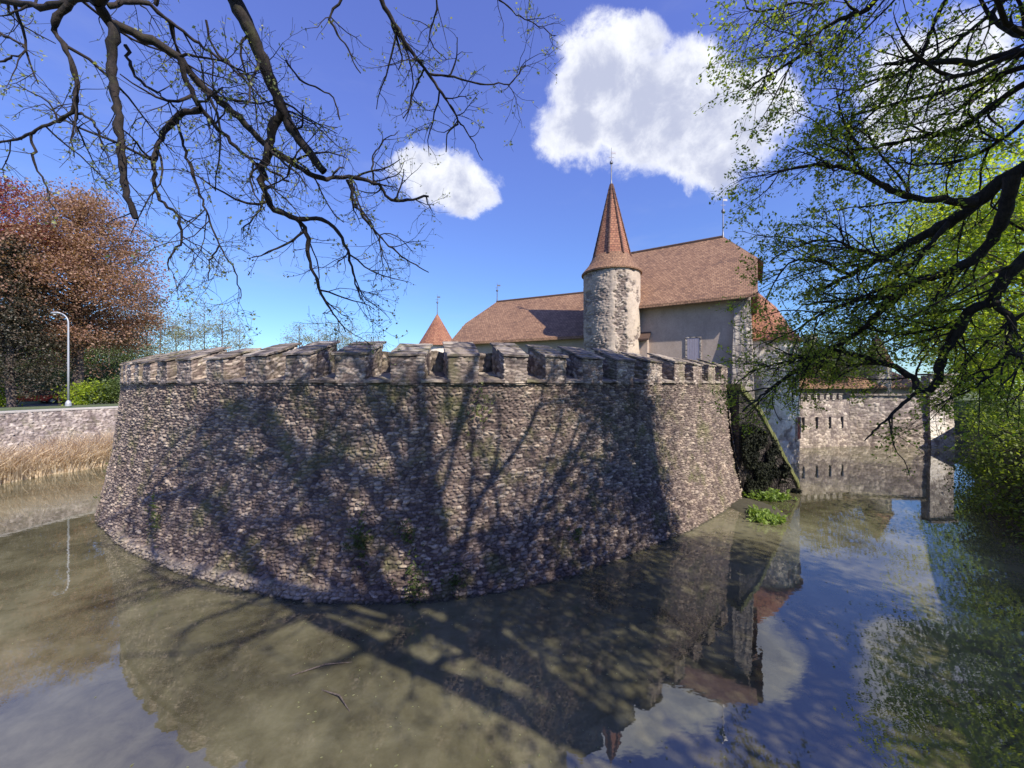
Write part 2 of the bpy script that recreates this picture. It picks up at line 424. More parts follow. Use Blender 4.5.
def m_ground():
    m_, t, b = mat('grass and soil', .95); p = geo(t)
    n = t.noise(p, .5, 6, .6).outputs[0]; n2 = t.noise(p, 6, 5, .7).outputs[0]
    c = t.mix(t.ramp(n2, .35, .65), (.05, .075, .022), (.12, .14, .05)); c = t.mix(t.ramp(n, .55, .7, 0., .6), c, (.15, .11, .07))
    z = t.n.new('ShaderNodeSeparateXYZ'); t.put(z.inputs[0], p)
    c = t.mix(t.ramp(z.outputs[2], 2.3, 3.1, .85, 0.), c, (.05, .04, .028))
    t.put(b.inputs['Base Color'], c); t.put(b.inputs['Normal'], t.bump(n2, .6, .05)); return m_
M['water'] = m_water(); M['ground'] = m_ground()
M['asphalt'] = m_simple('asphalt', (.06, .06, .062), .9, 0, .2, 20)
M['kerbm'] = m_simple('kerb stone', (.34, .32, .29), .8, 0, .15, 10)

# ------------------------------------------------------------------ moat, ground, road
MOAT = np.array([(-60,1.0),(5.5,1.0),(8.2,3.6),(11.5,7.2),(15.6,11.2),(17.4,13.2),(19.0,15.6),(23.8,19.8),(36.5,30.9),(44,33),(46,52),(5,62),(-16,54),(-22,40),(-26.4,27.2),(-27.6,24.6),(-28.3,21.5),(-28.6,14),(-60,10)])
def sdf(X, Y):
    d = np.full(X.shape, 1e9); inside = np.zeros(X.shape, bool); n = len(MOAT)
    for i in range(n):
        a = MOAT[i]; b = MOAT[(i+1) % n]; e = b-a
        t_ = np.clip(((X-a[0])*e[0]+(Y-a[1])*e[1])/(e@e), 0, 1)
        d = np.minimum(d, np.hypot(X-a[0]-t_*e[0], Y-a[1]-t_*e[1]))
        c = ((a[1] > Y) != (b[1] > Y)) & (X < (b[0]-a[0])*(Y-a[1])/(b[1]-a[1]+1e-12)+a[0]); inside ^= c
    return np.where(inside, -d, d)
def axis(lo, hi, st, far, k):
    a = np.arange(lo, hi+.01, st); q = [a[-1]]
    while q[-1] < far: q.append(q[-1]+(q[-1]-a[-1])*k+st*1.5)
    p_ = [a[0]]
    while p_[-1] > -far: p_.append(p_[-1]-(a[0]-p_[-1])*k-st*1.5)
    return np.concatenate([p_[:0:-1], a, q[1:]])
def ground():
    ax = axis(-46, 52, .7, 1600, .35); ay = axis(-8, 66, .7, 1600, .35)
    X, Y = np.meshgrid(ax, ay); X = X.ravel(); Y = Y.ravel()
    s = sdf(X, Y)
    Z = -1.2 + 4.6*sstep(-.6, 1.2, s) + .25*(fbm(X/3, Y/3, 4, 3)-.5)*(s > .5)
    left = (X < -24) & (Y > 5) & (Y < 45)
    Z = np.where(left, -1.2+4.55*sstep(.3, 1.0, s)-.75*sstep(8, 14, s), Z)
    o = link('ground', npmesh('ground', np.stack([X, Y, Z], -1), grid_faces(len(ax), len(ay)), smooth=True), M['ground']); tag(o, kind='structure')
    wv = np.array([(-75,-2,0),(60,-2,0),(60,70,0),(-75,70,0)], float)
    o = link('water', npmesh('water', wv, [(0,1,2,3)]), M['water']); tag(o, kind='structure')
    b = MB(); b.slab([(-54,5,2.76),(-47,5,2.76),(-46.0,44,2.76),(-44,75,2.76),(-51,75,2.76),(-53,44,2.76)], (0,0,-.4))
    tag(b.build('road', M['asphalt']), kind='structure')
ground()

# ------------------------------------------------------------------ curves
def spline(pts, n=1200):
    pts = np.asarray(pts, float); p = np.vstack([2*pts[0]-pts[1], pts, 2*pts[-1]-pts[-2]]); out = []
    for i in range(1, len(p)-2):
        t_ = np.linspace(0, 1, 40, endpoint=False)[:, None]
        a, b, c, d = p[i-1], p[i], p[i+1], p[i+2]
        out.append(.5*((2*b)+(c-a)*t_+(2*a-5*b+4*c-d)*t_**2+(-a+3*b-3*c+d)*t_**3))
    out.append(pts[-1:]); q = np.vstack(out)
    s = np.concatenate([[0], np.cumsum(np.linalg.norm(np.diff(q, axis=0), axis=1))])
    ss = np.linspace(0, s[-1], n)
    return np.stack([np.interp(ss, s, q[:, k]) for k in range(q.shape[1])], -1), ss
class Path:
    def __init__(s, pts, smooth=40):
        s.q, s.s = spline(pts); s.L = s.s[-1]
        t_ = np.gradient(s.q, axis=0); k = np.ones(smooth)/smooth
        t_ = np.stack([np.convolve(np.pad(t_[:, i], smooth//2, 'edge'), k, 'same')[smooth//2:smooth//2+len(t_)] for i in (0, 1)], -1)
        s.t = t_/np.linalg.norm(t_, axis=1)[:, None]
    def at(s, u): return np.stack([np.interp(u, s.s, s.q[:, i]) for i in (0, 1)], -1)
    def tan(s, u):
        v = np.stack([np.interp(u, s.s, s.t[:, i]) for i in (0, 1)], -1); return v/np.linalg.norm(v, axis=-1, keepdims=True)
    def nor(s, u):             # outward: to the right of travel (left to right seen from the camera)
        t_ = s.tan(u); return np.stack([t_[..., 1], -t_[..., 0]], -1)

# ------------------------------------------------------------------ the bastion
BAS = Path([(-17.2,30),(-18.2,24.5),(-18.1,20),(-17.3,17.0),(-15.8,14.6),(-12.4,12.1),(-9.86,10.75),(-6.55,9.4),(-4.5,8.85),(-2.4,8.72),(-.93,9.0),(1.2,9.8),(3.15,10.98),(5.83,12.9),(7.9,14.7),(10.05,16.8)])
BH = 5.04; BATTER = .70
def bas_top(u): return BAS.at(u)-BAS.nor(u)*BATTER
uu = np.linspace(0, BAS.L, 3000); tp = bas_top(uu); px_top = 512+F*tp[:, 0]/tp[:, 1]
vis = uu > 12.5
i0 = np.argmin(np.where(uu < 22, px_top, 1e9)); 
def u_of_px(px): return float(np.interp(px, px_top[i0:], uu[i0:]))
bastion = empty('bastion', (-1, 14, 0), 'great rounded rubble stone bastion with crenellated parapet standing in the moat', 'castle wall')
def bas_pos(u, v):
    z = -.35+v; k = np.clip(z/BH, -.1, 1.02)
    xy = BAS.at(u)-BAS.nor(u)*(BATTER*k+.12*np.sin(np.clip(k, 0, 1)*math.pi))[:, None]
    return np.concatenate([xy, z[:, None]], -1)
def bas_nor(u, v):
    n_ = BAS.nor(u); return np.concatenate([n_, np.full((len(u), 1), .15)], -1)
def bas_extra(u, v, d, c):
    z = v-.35; w = fbm(u/2.2, u*0, 3, 77)
    foot = sstep(.22+.3*w, .10+.3*w, z)*sstep(19, 21, u)*(1-sstep(28, 31, u))
    c = c.copy(); c[:, 2] = foot
    return d+foot*.10+.05*(fbm(u/3.5, v/2.5, 3, 5)-.5)*2, c
U1 = BAS.L
rubble_wall('wall', bas_pos, bas_nor, U1, BH+.35, .0165, .155, .078, .06, 4, M['bastion'], bastion, bas_extra)
# corner return at the right end and back face of the rampart
ce = BAS.at(np.array([U1]))[0]; ct = BAS.tan(np.array([U1]))[0]; cn = BAS.nor(np.array([U1]))[0]
RET = np.array([.50, .866])
def ret_pos(u, v):
    z = -.35+v; k = np.clip(z/BH, -.1, 1.02)
    xy = ce[None]+RET[None]*(u[:, None]) - cn[None]*(BATTER*k)[:, None]*np.clip(1-u/6, 0, 1)[:, None]
    return np.concatenate([xy, z[:, None]], -1)
rubble_wall('wall_end', ret_pos, lambda u, v: np.tile(np.array([.866, -.5, .1]), (len(u), 1)), 7.5, BH+.35, .05, .26, .14, .06, 9, M['bastion'], bastion)

MPX = [124,128,135,144,158,178,207,246,287,336,392,449,504,546,582,617,647,674,693,708,721,730]
MU = [u_of_px(p) for p in MPX]
MU = [MU[0]-1.3*k for k in range(8, 0, -1)] + MU
DEP = .92
def loc3(u, off, z):           # point on the parapet: along u, off metres inwards of its outer face
    p = BAS.at(np.array([u]))[0]-BAS.nor(np.array([u]))[0]*(BATTER+off); return Vector((p[0], p[1], z))
def frame(u): 
    t_ = BAS.tan(np.array([u]))[0]; n_ = BAS.nor(np.array([u]))[0]
    return Vector((t_[0], t_[1], 0)), Vector((n_[0], n_[1], 0))
print('merlon spacing', [round(b-a, 2) for a, b in zip(MU[:-1], MU[1:])])
for i, u in enumerate(MU):
    nxt = MU[i+1] if i+1 < len(MU) else u+.95
    per = min(nxt-u, 1.5); w = per*.54+random.uniform(-.03, .03)
    if i+1 == len(MU): w = .5
    t_, n_ = frame(u+w/2); c = loc3(u+w/2, 0, 0)
    fh, bh = .66+random.uniform(-.03, .03), 1.00+random.uniform(-.05, .05)
    z0 = BH-.06
    hw = w/2; c_np = np.array([c.x, c.y]); t2 = np.array([t_.x, t_.y]); n2_ = np.array([n_.x, n_.y])
    per_ = 2*(w+DEP); cor = [(-hw, -DEP), (-hw, .02), (hw, .02), (hw, -DEP), (-hw, -DEP)]; cum = np.array([0, DEP+.02, DEP+.02+w, 2*DEP+.04+w, 2*DEP+.04+2*w])
    def mp(u_, v_):
        a_ = np.interp(u_, cum, [q[0] for q in cor]); b_ = np.interp(u_, cum, [q[1] for q in cor])
        top = fh+(bh-fh)*np.clip(-b_/DEP, 0, 1)
        xy = c_np[None]+t2[None]*a_[:, None]+n2_[None]*b_[:, None]
        return np.concatenate([xy, (z0+v_/.98*(top+.06))[:, None]], -1)
    def mn(u_, v_):
        a_ = np.interp(u_, cum, [q[0] for q in cor]); b_ = np.interp(u_, cum, [q[1] for q in cor])
        ax_ = np.where(np.abs(a_) > hw-.03, np.sign(a_), 0); by_ = np.where(b_ > -.02, 1., np.where(b_ < -DEP+.02, -1., 0))
        v3 = t2[None]*ax_[:, None]+n2_[None]*by_[:, None]; v3 = v3/(np.linalg.norm(v3, axis=1)[:, None]+1e-6); return np.concatenate([v3, np.zeros((len(u_), 1))], -1)
    mer = rubble_wall('merlon', mp, mn, cum[-1], .98, .028, .19, .11, .032, 100+i, M['merlon'], bastion)
    b = MB(); nsl = 4                # stacked stone slabs, each overlapping the one in front of it
    for k in range(nsl):
        a0 = -.06+(DEP+.09)*k/nsl; a1 = -.06+(DEP+.09)*(k+1)/nsl+.08
        f = lambda a: BH+fh+(bh-fh)*(a/DEP)+.0
        jz = random.uniform(0, .015)+.012*k*0; hw2 = hw+.035+random.uniform(-.015, .02); th = .045+random.uniform(0, .015)
        q = [c-t_*hw2-n_*a0, c+t_*hw2-n_*a0, c+t_*hw2-n_*a1, c-t_*hw2-n_*a1]
        zs = [f(a0)+.028+jz, f(a0)+.028+jz, f(a1)+.006+jz, f(a1)+.006+jz]
        b.hexa([p+Vector((0,0,z)) for p, z in zip(q, zs)]+[p+Vector((0,0,z+th)) for p, z in zip(q, zs)])
    b.build('cap', M['cap'], mer, cuts=3, jitter=.007)
    if i+1 < len(MU):                # sloping sill in the gap to the next merlon
        g = nxt-u-w
        if g > .05:
            um = u+w+g/2; ts, ns = frame(um); c2 = loc3(um, 0, 0); hg = g/2-.004
            b = MB(); q = [c2-ts*hg+ns*.045, c2+ts*hg+ns*.045, c2+ts*hg-ns*DEP, c2-ts*hg-ns*DEP]
            zs = [BH+.0, BH+.0, BH+.24, BH+.24]
            b.hexa([p+Vector((0,0,BH-.3 if k > 1 else z)) for k, (p, z) in enumerate(zip(q, zs))]+[p+Vector((0,0,z+.055)) for p, z in zip(q, zs)])
            b.build('crenel_sill', M['cap'], bastion, cuts=3, jitter=.01)
# inner rubble wall behind the parapet and the walk on top
def inn_pos(u, v):
    xy = BAS.at(u)-BAS.nor(u)*(BATTER+DEP+.15+.0*v)[:, None]; return np.concatenate([xy, (BH-.3+v+.10*(fbm(u/.35, u*0, 3, 8)-.5)*(v > .3))[:, None]], -1)
rubble_wall('inner_wall', inn_pos, bas_nor, U1, 1.15, .05, .22, .13, .09, 14, M['bastion'], bastion)
n = 160; us = np.linspace(0, U1, n); a = BAS.at(us)-BAS.nor(us)*(BATTER-.05); c = BAS.at(us)-BAS.nor(us)*(BATTER+2.2)
V = np.concatenate([np.c_[a, np.full(n, BH-.02)], np.c_[c, np.full(n, BH-.02)], ])
link('wall_top', npmesh('wall_top', V, grid_faces(n, 2)), M['cap'], bastion)
# courtyard ground inside the castle
cs = BAS.at(np.linspace(0, U1, 60))-BAS.nor(np.linspace(0, U1, 60))*(BATTER+1.2)
b = MB(); poly = [(p[0], p[1], 4.6) for p in cs]+[(15.5,23.5,4.6),(16,31,4.6),(34,34,4.6),(36,46,4.6),(-12,46,4.6)]
b.poly(poly); tag(b.build('courtyard_ground', M['ground']), kind='structure')

# ------------------------------------------------------------------ manor house (tall roof)
def W3(o, ex, ey, s, t_, z): return Vector((o[0]+ex[0]*s+ey[0]*t_, o[1]+ex[1]*s+ey[1]*t_, z))
def house(root, o, ex, ey, L, D, zb, ze, zr, ov, hipR=None, hipL=None, wall='plaster', tiles='tiles', pitch_flare=0):
    """o front right corner, ex runs left along the facade, ey runs back; hipX=(inset, z where the hip starts)"""
    g = lambda s, t_, z: W3(o, ex, ey, s, t_, z)
    b = MB(); rise = (zr-ze)
    hx = lambda z: D/2*(z-ze)/rise
    def endpoly(s, hip):
        if hip is None: return [g(s,0,zb), g(s,D,zb), g(s,D,ze), g(s,D/2,zr), g(s,0,ze)]
        z = hip[1]; return [g(s,0,zb), g(s,D,zb), g(s,D,ze), g(s,D-hx(z),z-.1), g(s,hx(z),z-.1), g(s,0,ze)]
    b.poly([g(0,0,zb), g(L,0,zb), g(L,0,ze), g(0,0,ze)]); b.poly([g(0,D,zb), g(0,D,ze), g(L,D,ze), g(L,D,zb)])
    b.poly(endpoly(0, hipR)); b.poly(endpoly(L, hipL))
    b.build('wall', M[wall], root)
    b = MB(); th = Vector((0, 0, .16)); k = rise/(D/2)
    e0 = -ov; ez = ze-ov*k
    sR = -.35; sL = L+.35
    def side(f):               # f mirrors t for the rear slope
        T = (lambda t_: t_) if f else (lambda t_: D-t_)
        pts = [g(sL, T(e0), ez), g(sR, T(e0), ez)]
        if hipR: pts += [g(sR, T(hx(hipR[1])), hipR[1]), g(hipR[0], T(D/2), zr)]
        else: pts += [g(sR, T(D/2), zr)]
        if hipL: pts += [g(L-hipL[0], T(D/2), zr), g(sL, T(hx(hipL[1])), hipL[1])]
        else: pts += [g(sL, T(D/2), zr)]
        return pts
    for f in (1, 0): b.slab([p+th for p in side(f)], -th)
    for hip, s, sg in ((hipR, sR, 1), (hipL, sL, -1)):
        if hip:
            inn = hip[0] if sg > 0 else L-hip[0]
            dz = .12
            b.slab([g(s-sg*.25, hx(hip[1])-.1, hip[1]-.25)+th, g(s-sg*.25, D-hx(hip[1])+.1, hip[1]-.25)+th, g(inn, D/2, zr+.02)+th], -th)
    exv = Vector((ex[0], ex[1], 0)); eyv = Vector((ey[0], ey[1], 0)); sl = math.sqrt(1+k*k)
    def uvf(co, n_):
        if abs(n_.dot(exv)) > .5: return (co.dot(eyv), (co.z)*1.2)
        return (co.dot(exv), co.z/k*sl)
    rf = b.build('roof', M[tiles], root, uvfn=uvf)
    # ridge tiles
    b = MB(); a0 = (hipR[0] if hipR else sR); a1 = (L-hipL[0] if hipL else sL)
    nseg = int(abs(a1-a0)/.4)
    for q in range(nseg):
        s0 = a0+(a1-a0)*q/nseg; s1 = a0+(a1-a0)*(q+1)/nseg+.04
        b.tube([g(s0, D/2, zr+.12), g(s1, D/2, zr+.135)], [.12, .10], 7)
    b.build('ridge_tiles', M['tiles'], rf)
    # exposed rafter ends under the front eave
    for q in range(int(L/.75)):
        b = MB(); s0 = .4+q*.75; b.hexa([g(s0,e0+.05,ez-.02), g(s0+.1,e0+.05,ez-.02), g(s0+.1,.0,ze-.16), g(s0,.0,ze-.16), g(s0,e0+.05,ez+.06), g(s0+.1,e0+.05,ez+.06), g(s0+.1,.0,ze-.02), g(s0,.0,ze-.02)])
        b.build('rafter_end', M['wood'], rf)
    return g
def finial(root, p, h, vane=True):
    b = MB(); z = p[2]
    b.lathe(p, [(0.0, z-.1), (.07, z-.1), (.05, z+.15), (.035, z+.3), (.03, z+h*.55), (.09, z+h*.58), (.09, z+h*.62), (.02, z+h*.66), (.012, z+h), (0, z+h)], 10)
    if vane: b.box((p[0]+.12, p[1], z+h*.86), (.26, .015, .12)); b.box((p[0], p[1], z+h*.74), (.3, .02, .02))
    b.build('finial', M['metal'], root)

ex = np.array([-.845, .535]); ey = np.array([.535, .845]); O1 = np.array([11.3, 18.35])
manor = empty('manor_house', (11.3, 18.35, 4), 'tall plain manor house with brown half hipped tile roof, right of the stair turret', 'house')
g1 = house(manor, O1, ex, ey, 6.5, 8.1, 3.5, 9.55, 13.45, .55, hipR=(1.35, 11.3))
finial(manor, g1(1.35, 4.05, 13.6), 2.5)
# window with shutter
b = MB()
for s0, s1, z0, z1 in ((2.05,2.13,5.7,7.35),(2.71,2.79,5.7,7.35),(2.05,2.79,7.35,7.44),(2.05,2.79,5.6,5.7)):
    b.hexa([g1(s0,-.05,z0), g1(s1,-.05,z0), g1(s1,.02,z0), g1(s0,.02,z0), g1(s0,-.05,z1), g1(s1,-.05,z1), g1(s1,.02,z1), g1(s0,.02,z1)])
wn = b.build('window', M['quoin'], manor)
b = MB()
for q in range(5):
    s0 = 2.135+q*.115; s1 = s0+.106
    b.hexa([g1(s0,-.035,5.71), g1(s1,-.035,5.71), g1(s1,.01,5.71), g1(s0,.01,5.71), g1(s0,-.035,7.34), g1(s1,-.035,7.34), g1(s1,.01,7.34), g1(s0,.01,7.34)])
b.build('shutter', M['shutter'], wn)
# corner buttress, wider at the foot
b = MB()
b.hexa([g1(-.22,-.55,3.5), g1(.72,-.55,3.5), g1(.72,.4,3.5), g1(-.22,.8,3.5), g1(-.06,-.12,9.0), g1(.62,-.12,9.0), g1(.62,.1,9.0), g1(-.06,.8,9.0)])
b.build('buttress', M['quoin'], manor, cuts=6, jitter=.02)
b = MB()
b.hexa([g1(4.6,-.45,3.5), g1(5.9,-.45,3.5), g1(5.9,.05,3.5), g1(4.6,.05,3.5), g1(4.6,-.4,7.3), g1(5.9,-.4,7.3), g1(5.9,.05,7.65), g1(4.6,.05,7.65)])
wb = b.build('pier', M['plaster'], manor, cuts=2, jitter=.01)
b = MB(); b.hexa([g1(4.5,-.62,7.3), g1(6.1,-.62,7.3), g1(6.1,-.002,7.72), g1(4.5,-.002,7.72), g1(4.5,-.62,7.4), g1(6.1,-.62,7.4), g1(6.1,-.002,7.82), g1(4.5,-.002,7.82)])
b.build('coping', M['tiles'], wb)

# ------------------------------------------------------------------ stair turret
TC = (5.55, 21.5); TR = 1.51; TZ = lambda z: 5+(z-5)*.945
turret = empty('stair_turret', (TC[0], TC[1], 4), 'tall round stair turret with pointed red tiled spire and flaking plaster', 'tower')
def tur_extra(u, v, d, c):
    a = u/TR; x = a/(2*math.pi)       # angle measured so that .5 faces the camera
    n_ = fbm(u/.5, v/.4, 5, 61); n2 = fbm(u/.16, v/.14, 4, 63)
    side = u-math.pi*TR               # metres from the camera-facing line, + to the right
    cen_ = .12+.16*(fbm(v/.9, v*0, 3, 65)-.5)*2; wd = .26*(.45+1.1*fbm(v/.45, v*0+3, 3, 66))
    strip = sstep(1.35, .75, np.abs(side-cen_)/wd+(n2-.5)*1.4)*sstep(7.25, 6.95, v)
    patch = sstep(.60, .66, n_+.25*(n2-.5))*(side > -.2)*.9
    leftp = sstep(-.25, -.6, side+(n_-.5)*.5)*(.45+.45*sstep(.42, .6, n_))
    bare = np.clip(np.maximum(np.maximum(strip, patch), leftp), 0, 1); pl = 1-bare
    d2 = d*bare*1.2-strip*.05+pl*.03+.02*(n2-.5)
    c = c.copy(); c[:, 2] = pl; c[:, 1] *= bare
    return d2, c
def m_turret():
    m_, t, b = mat('flaking plaster over rubble', .9)
    a = t.n.new('ShaderNodeVertexColor'); a.layer_name = 'tone'
    sp = t.n.new('ShaderNodeSeparateColor'); t.put(sp.inputs[0], a.outputs[0]); p = geo(t)
    c = t.colramp(sp.outputs[0], [(.0, (.13, .10, .09)), (.5, (.25, .2, .17)), (1., (.42, .36, .3))])
    c = t.mix(sp.outputs[1], c, (.1, .08, .07))
    n1 = t.noise(p, 7, 5, .7).outputs[0]; n2 = t.noise(p, 1.1, 5, .65).outputs[0]
    pc = t.mix(t.ramp(n2, .35, .65), (.55, .46, .36), (.43, .355, .28))
    pc = t.mix(t.ramp(n1, .5, .7, 0., .7), pc, (.30, .25, .21))
    c = t.mix(sp.outputs[2], c, pc); t.put(b.inputs['Base Color'], c); t.put(b.inputs['Normal'], t.bump(n1, .5, .03)); return m_
M['turret'] = m_turret()
ang = lambda u: -math.pi/2 + (u/TR-math.pi)        # u grows to the right as seen from the camera
cyl_p = lambda u, v: np.stack([TC[0]+TR*np.cos(ang(u)), TC[1]+TR*np.sin(ang(u)), 3.5+v], -1)
cyl_n = lambda u, v: np.stack([np.cos(ang(u)), np.sin(ang(u)), 0*u], -1)
rubble_wall('wall', cyl_p, cyl_n, 2*math.pi*TR, 7.65, .035, .22, .12, .05, 21, M['turret'], turret, tur_extra)
def cone_uv(cx, cy, k=1.):
    def f(co, n_):
        a = math.atan2(n_.y, n_.x); tx, ty = -math.sin(a), math.cos(a)
        return ((co.x-cx)*tx+(co.y-cy)*ty+a*3.7, co.z*k)
    return f
b = MB(); b.lathe(TC, [(TR-.05, 11.07), (TR+.13, 11.05), (TR+.14, 11.13), (1.27, 11.57), (1.04, 12.01), (.99, 12.09)], 32)
rf = b.build('roof', M['tiles'], turret, uvfn=cone_uv(*TC, 1.3))
b = MB(); b.lathe(TC, [(1.07, 11.97), (1.02, 12.01), (.08, 16.1), (0, 16.15)], 8, a0=math.pi/8)
sp_ = b.build('spire', M['tiles_red'], rf, uvfn=cone_uv(*TC, 1.02))
b = MB()
for k in range(8):
    a = math.pi/8+k*math.pi/4
    for q in range(14):
        f0, f1 = q/14, (q+1.15)/14; r0, r1 = 1.04*(1-f0)+.07*f0, 1.04*(1-f1)+.07*f1
        b.tube([(TC[0]+r0*math.cos(a), TC[1]+r0*math.sin(a), 12.01+4.09*f0), (TC[0]+r1*math.cos(a), TC[1]+r1*math.sin(a), 12.01+4.09*f1)], [.06, .045], 6)
b.build('hip_tiles', M['tiles_red'], sp_)
finial(turret, (TC[0], TC[1], 16.1), 2.1)

# ------------------------------------------------------------------ lower wing left of the turret
ex2 = np.array([-.90, .435]); ey2 = np.array([.435, .90]); O2 = np.array([4.15, 22.29])
wing = empty('lower_wing', (2, 24, 4), 'long low castle wing with brown hipped tile roof, left of the stair turret', 'house')
g2 = house(wing, O2, ex2, ey2, 8.75, 8.0, 3.5, 7.95, 11.1, .45, hipL=(.95, 9.2))
finial(wing, g2(7.8, 4.0, 11.2), 1.5)

# small round tower with a cone roof, far left
tw = empty('corner_tower', (-6.4, 33, 3), 'small distant round tower whose pointed tiled cone peeps over the battlements', 'tower')
b = MB(); c0 = (-6.4, 33.); b.lathe(c0, [(1.35, 2.5), (1.35, 8.35)], 24); b.build('wall', M['plaster2'], tw, smooth=True)
b = MB(); b.lathe(c0, [(1.3, 8.25), (1.62, 8.2), (1.5, 8.5), (1.05, 9.25), (.06, 10.95), (0, 11)], 24); b.build('roof', M['tiles_red'], tw, uvfn=cone_uv(*c0, 1.1))
finial(tw, (*c0, 10.9), 1.8)

# ------------------------------------------------------------------ right round tower
RC = (16.6, 26.3); RR = 2.42
rt = empty('moat_tower', (RC[0], RC[1], 0), 'white plastered round tower with red conical roof rising from the moat behind the tall house', 'tower')
def rt_extra(u, v, d, c):
    n_ = fbm(u/.9, v/.8, 4, 91); pl = sstep(.40, .52, n_+.08*(v > 3)); c = c.copy(); c[:, 2] = pl; c[:, 1] *= 1-pl
    return d*(1-pl)+pl*.03, c
def m_rt():
    m_, t, b = mat('patchy whitewash on rubble', .9)
    a = t.n.new('ShaderNodeVertexColor'); a.layer_name = 'tone'
    sp = t.n.new('ShaderNodeSeparateColor'); t.put(sp.inputs[0], a.outputs[0]); p = geo(t)
    c = t.colramp(sp.outputs[0], [(.0, (.24, .20, .17)), (.5, (.42, .37, .32)), (1., (.58, .52, .45))])
    n1 = t.noise(p, 5, 5, .7).outputs[0]
    pc = t.mix(t.ramp(n1, .4, .65), (.78, .74, .66), (.58, .52, .45))
    c = t.mix(sp.outputs[2], c, pc); t.put(b.inputs['Base Color'], c); t.put(b.inputs['Normal'], t.bump(n1, .5, .03)); return m_
M['rt'] = m_rt()
ang2 = lambda u: -math.pi/2+(u/RR-math.pi)
rubble_wall('wall', lambda u, v: np.stack([RC[0]+RR*np.cos(ang2(u)), RC[1]+RR*np.sin(ang2(u)), -.5+v], -1),
            lambda u, v: np.stack([np.cos(ang2(u)), np.sin(ang2(u)), 0*u], -1), 2*math.pi*RR, 8.5, .06, .34, .2, .05, 33, M['rt'], rt, rt_extra)
b = MB(); b.lathe(RC, [(RR-.05, 7.75), (RR+.22, 7.72), (RR+.23, 7.82), (RR-.35, 8.5), (1.2, 10.1), (.08, 11.35), (0, 11.4)], 40)
b.build('roof', M['tiles_red'], rt, uvfn=cone_uv(*RC, 1.15)); finial(rt, (*RC, 11.3), .9)
def tower_window(deg, z0, z1, w, shutter=None):
    a = R(deg); n_ = Vector((math.cos(a), math.sin(a), 0)); t_ = Vector((-n_.y, n_.x, 0)); c = Vector((*RC, 0))+n_*(RR+.02)
    b = MB()
    for s in (-1, 1): b.hexa([c+t_*(s*w/2-.05)+n_*(-.12)+Vector((0,0,z0)), c+t_*(s*w/2+.05)-n_*.12+Vector((0,0,z0)), c+t_*(s*w/2+.05)+n_*.06+Vector((0,0,z0)), c+t_*(s*w/2-.05)+n_*.06+Vector((0,0,z0)),
                       c+t_*(s*w/2-.05)+n_*(-.12)+Vector((0,0,z1)), c+t_*(s*w/2+.05)-n_*.12+Vector((0,0,z1)), c+t_*(s*w/2+.05)+n_*.06+Vector((0,0,z1)), c+t_*(s*w/2-.05)+n_*.06+Vector((0,0,z1))])
    f = b.build('window', M['quoin'], rt)
    b = MB(); b.hexa([c+t_*(-w/2+.05)-n_*.1+Vector((0,0,z0)), c+t_*(w/2-.05)-n_*.1+Vector((0,0,z0)), c+t_*(w/2-.05)+n_*.035+Vector((0,0,z0)), c+t_*(-w/2+.05)+n_*.035+Vector((0,0,z0)),
             c+t_*(-w/2+.05)-n_*.1+Vector((0,0,z1)), c+t_*(w/2-.05)-n_*.1+Vector((0,0,z1)), c+t_*(w/2-.05)+n_*.035+Vector((0,0,z1)), c+t_*(-w/2+.05)+n_*.035+Vector((0,0,z1))])
    b.build('pane' if not shutter else 'shutter', shutter or M['glass'], f)
M['rust'] = m_simple('rust red boards', (.16, .05, .035), .8)
tower_window(-52, 1.5, 2.9, .7, M['rust']); tower_window(-72, 6.6, 7.2, .35); tower_window(-46, 6.5, 7.2, .45)

# wing wall, shade painted into its dark stone; mossy sloping coping, bastion to tower
ww = empty('wing_wall', (11, 17.4, 0), 'ivy clad wall coloured dark for shade, with mossy sloping top, between the bastion and the white tower', 'wall')
A = Vector((10.0, 16.95, 0)); Bp = Vector((13.35, 18.0, 0)); tdir = (Bp-A).normalized(); nd = Vector((tdir.y, -tdir.x, 0))
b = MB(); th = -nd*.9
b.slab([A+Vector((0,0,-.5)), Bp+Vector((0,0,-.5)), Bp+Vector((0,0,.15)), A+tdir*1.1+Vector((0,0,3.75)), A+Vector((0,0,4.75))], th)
b.build('wall', m_stone_proc('shade-dark wall', [(.0, (.04, .032, .03)), (1., (.10, .085, .075))], .3, .15, joint=(.02, .018, .015), moss=.5, mossc=(.03, .035, .012)), ww, cuts=5, jitter=.03)  # dark stone colour stands in for shade on this wall
b = MB()
for (p, q) in ((Bp+Vector((0,0,.15)), A+tdir*1.1+Vector((0,0,3.75))), (A+tdir*1.1+Vector((0,0,3.75)), A+Vector((0,0,4.75)))):
    nseg = 9
    for k in range(nseg):
        a = p.lerp(q, k/nseg); c = p.lerp(q, (k+.97)/nseg); up = Vector((0,0,.26+random.uniform(-.03,.04)))
        b.hexa([a+nd*.1, c+nd*.1, c+th-nd*.1, a+th-nd*.1, a+nd*.1+up, c+nd*.1+up, c+th-nd*.1+up, a+th-nd*.1+up])
b.build('coping', M['moss'], ww, cuts=2, jitter=.02)

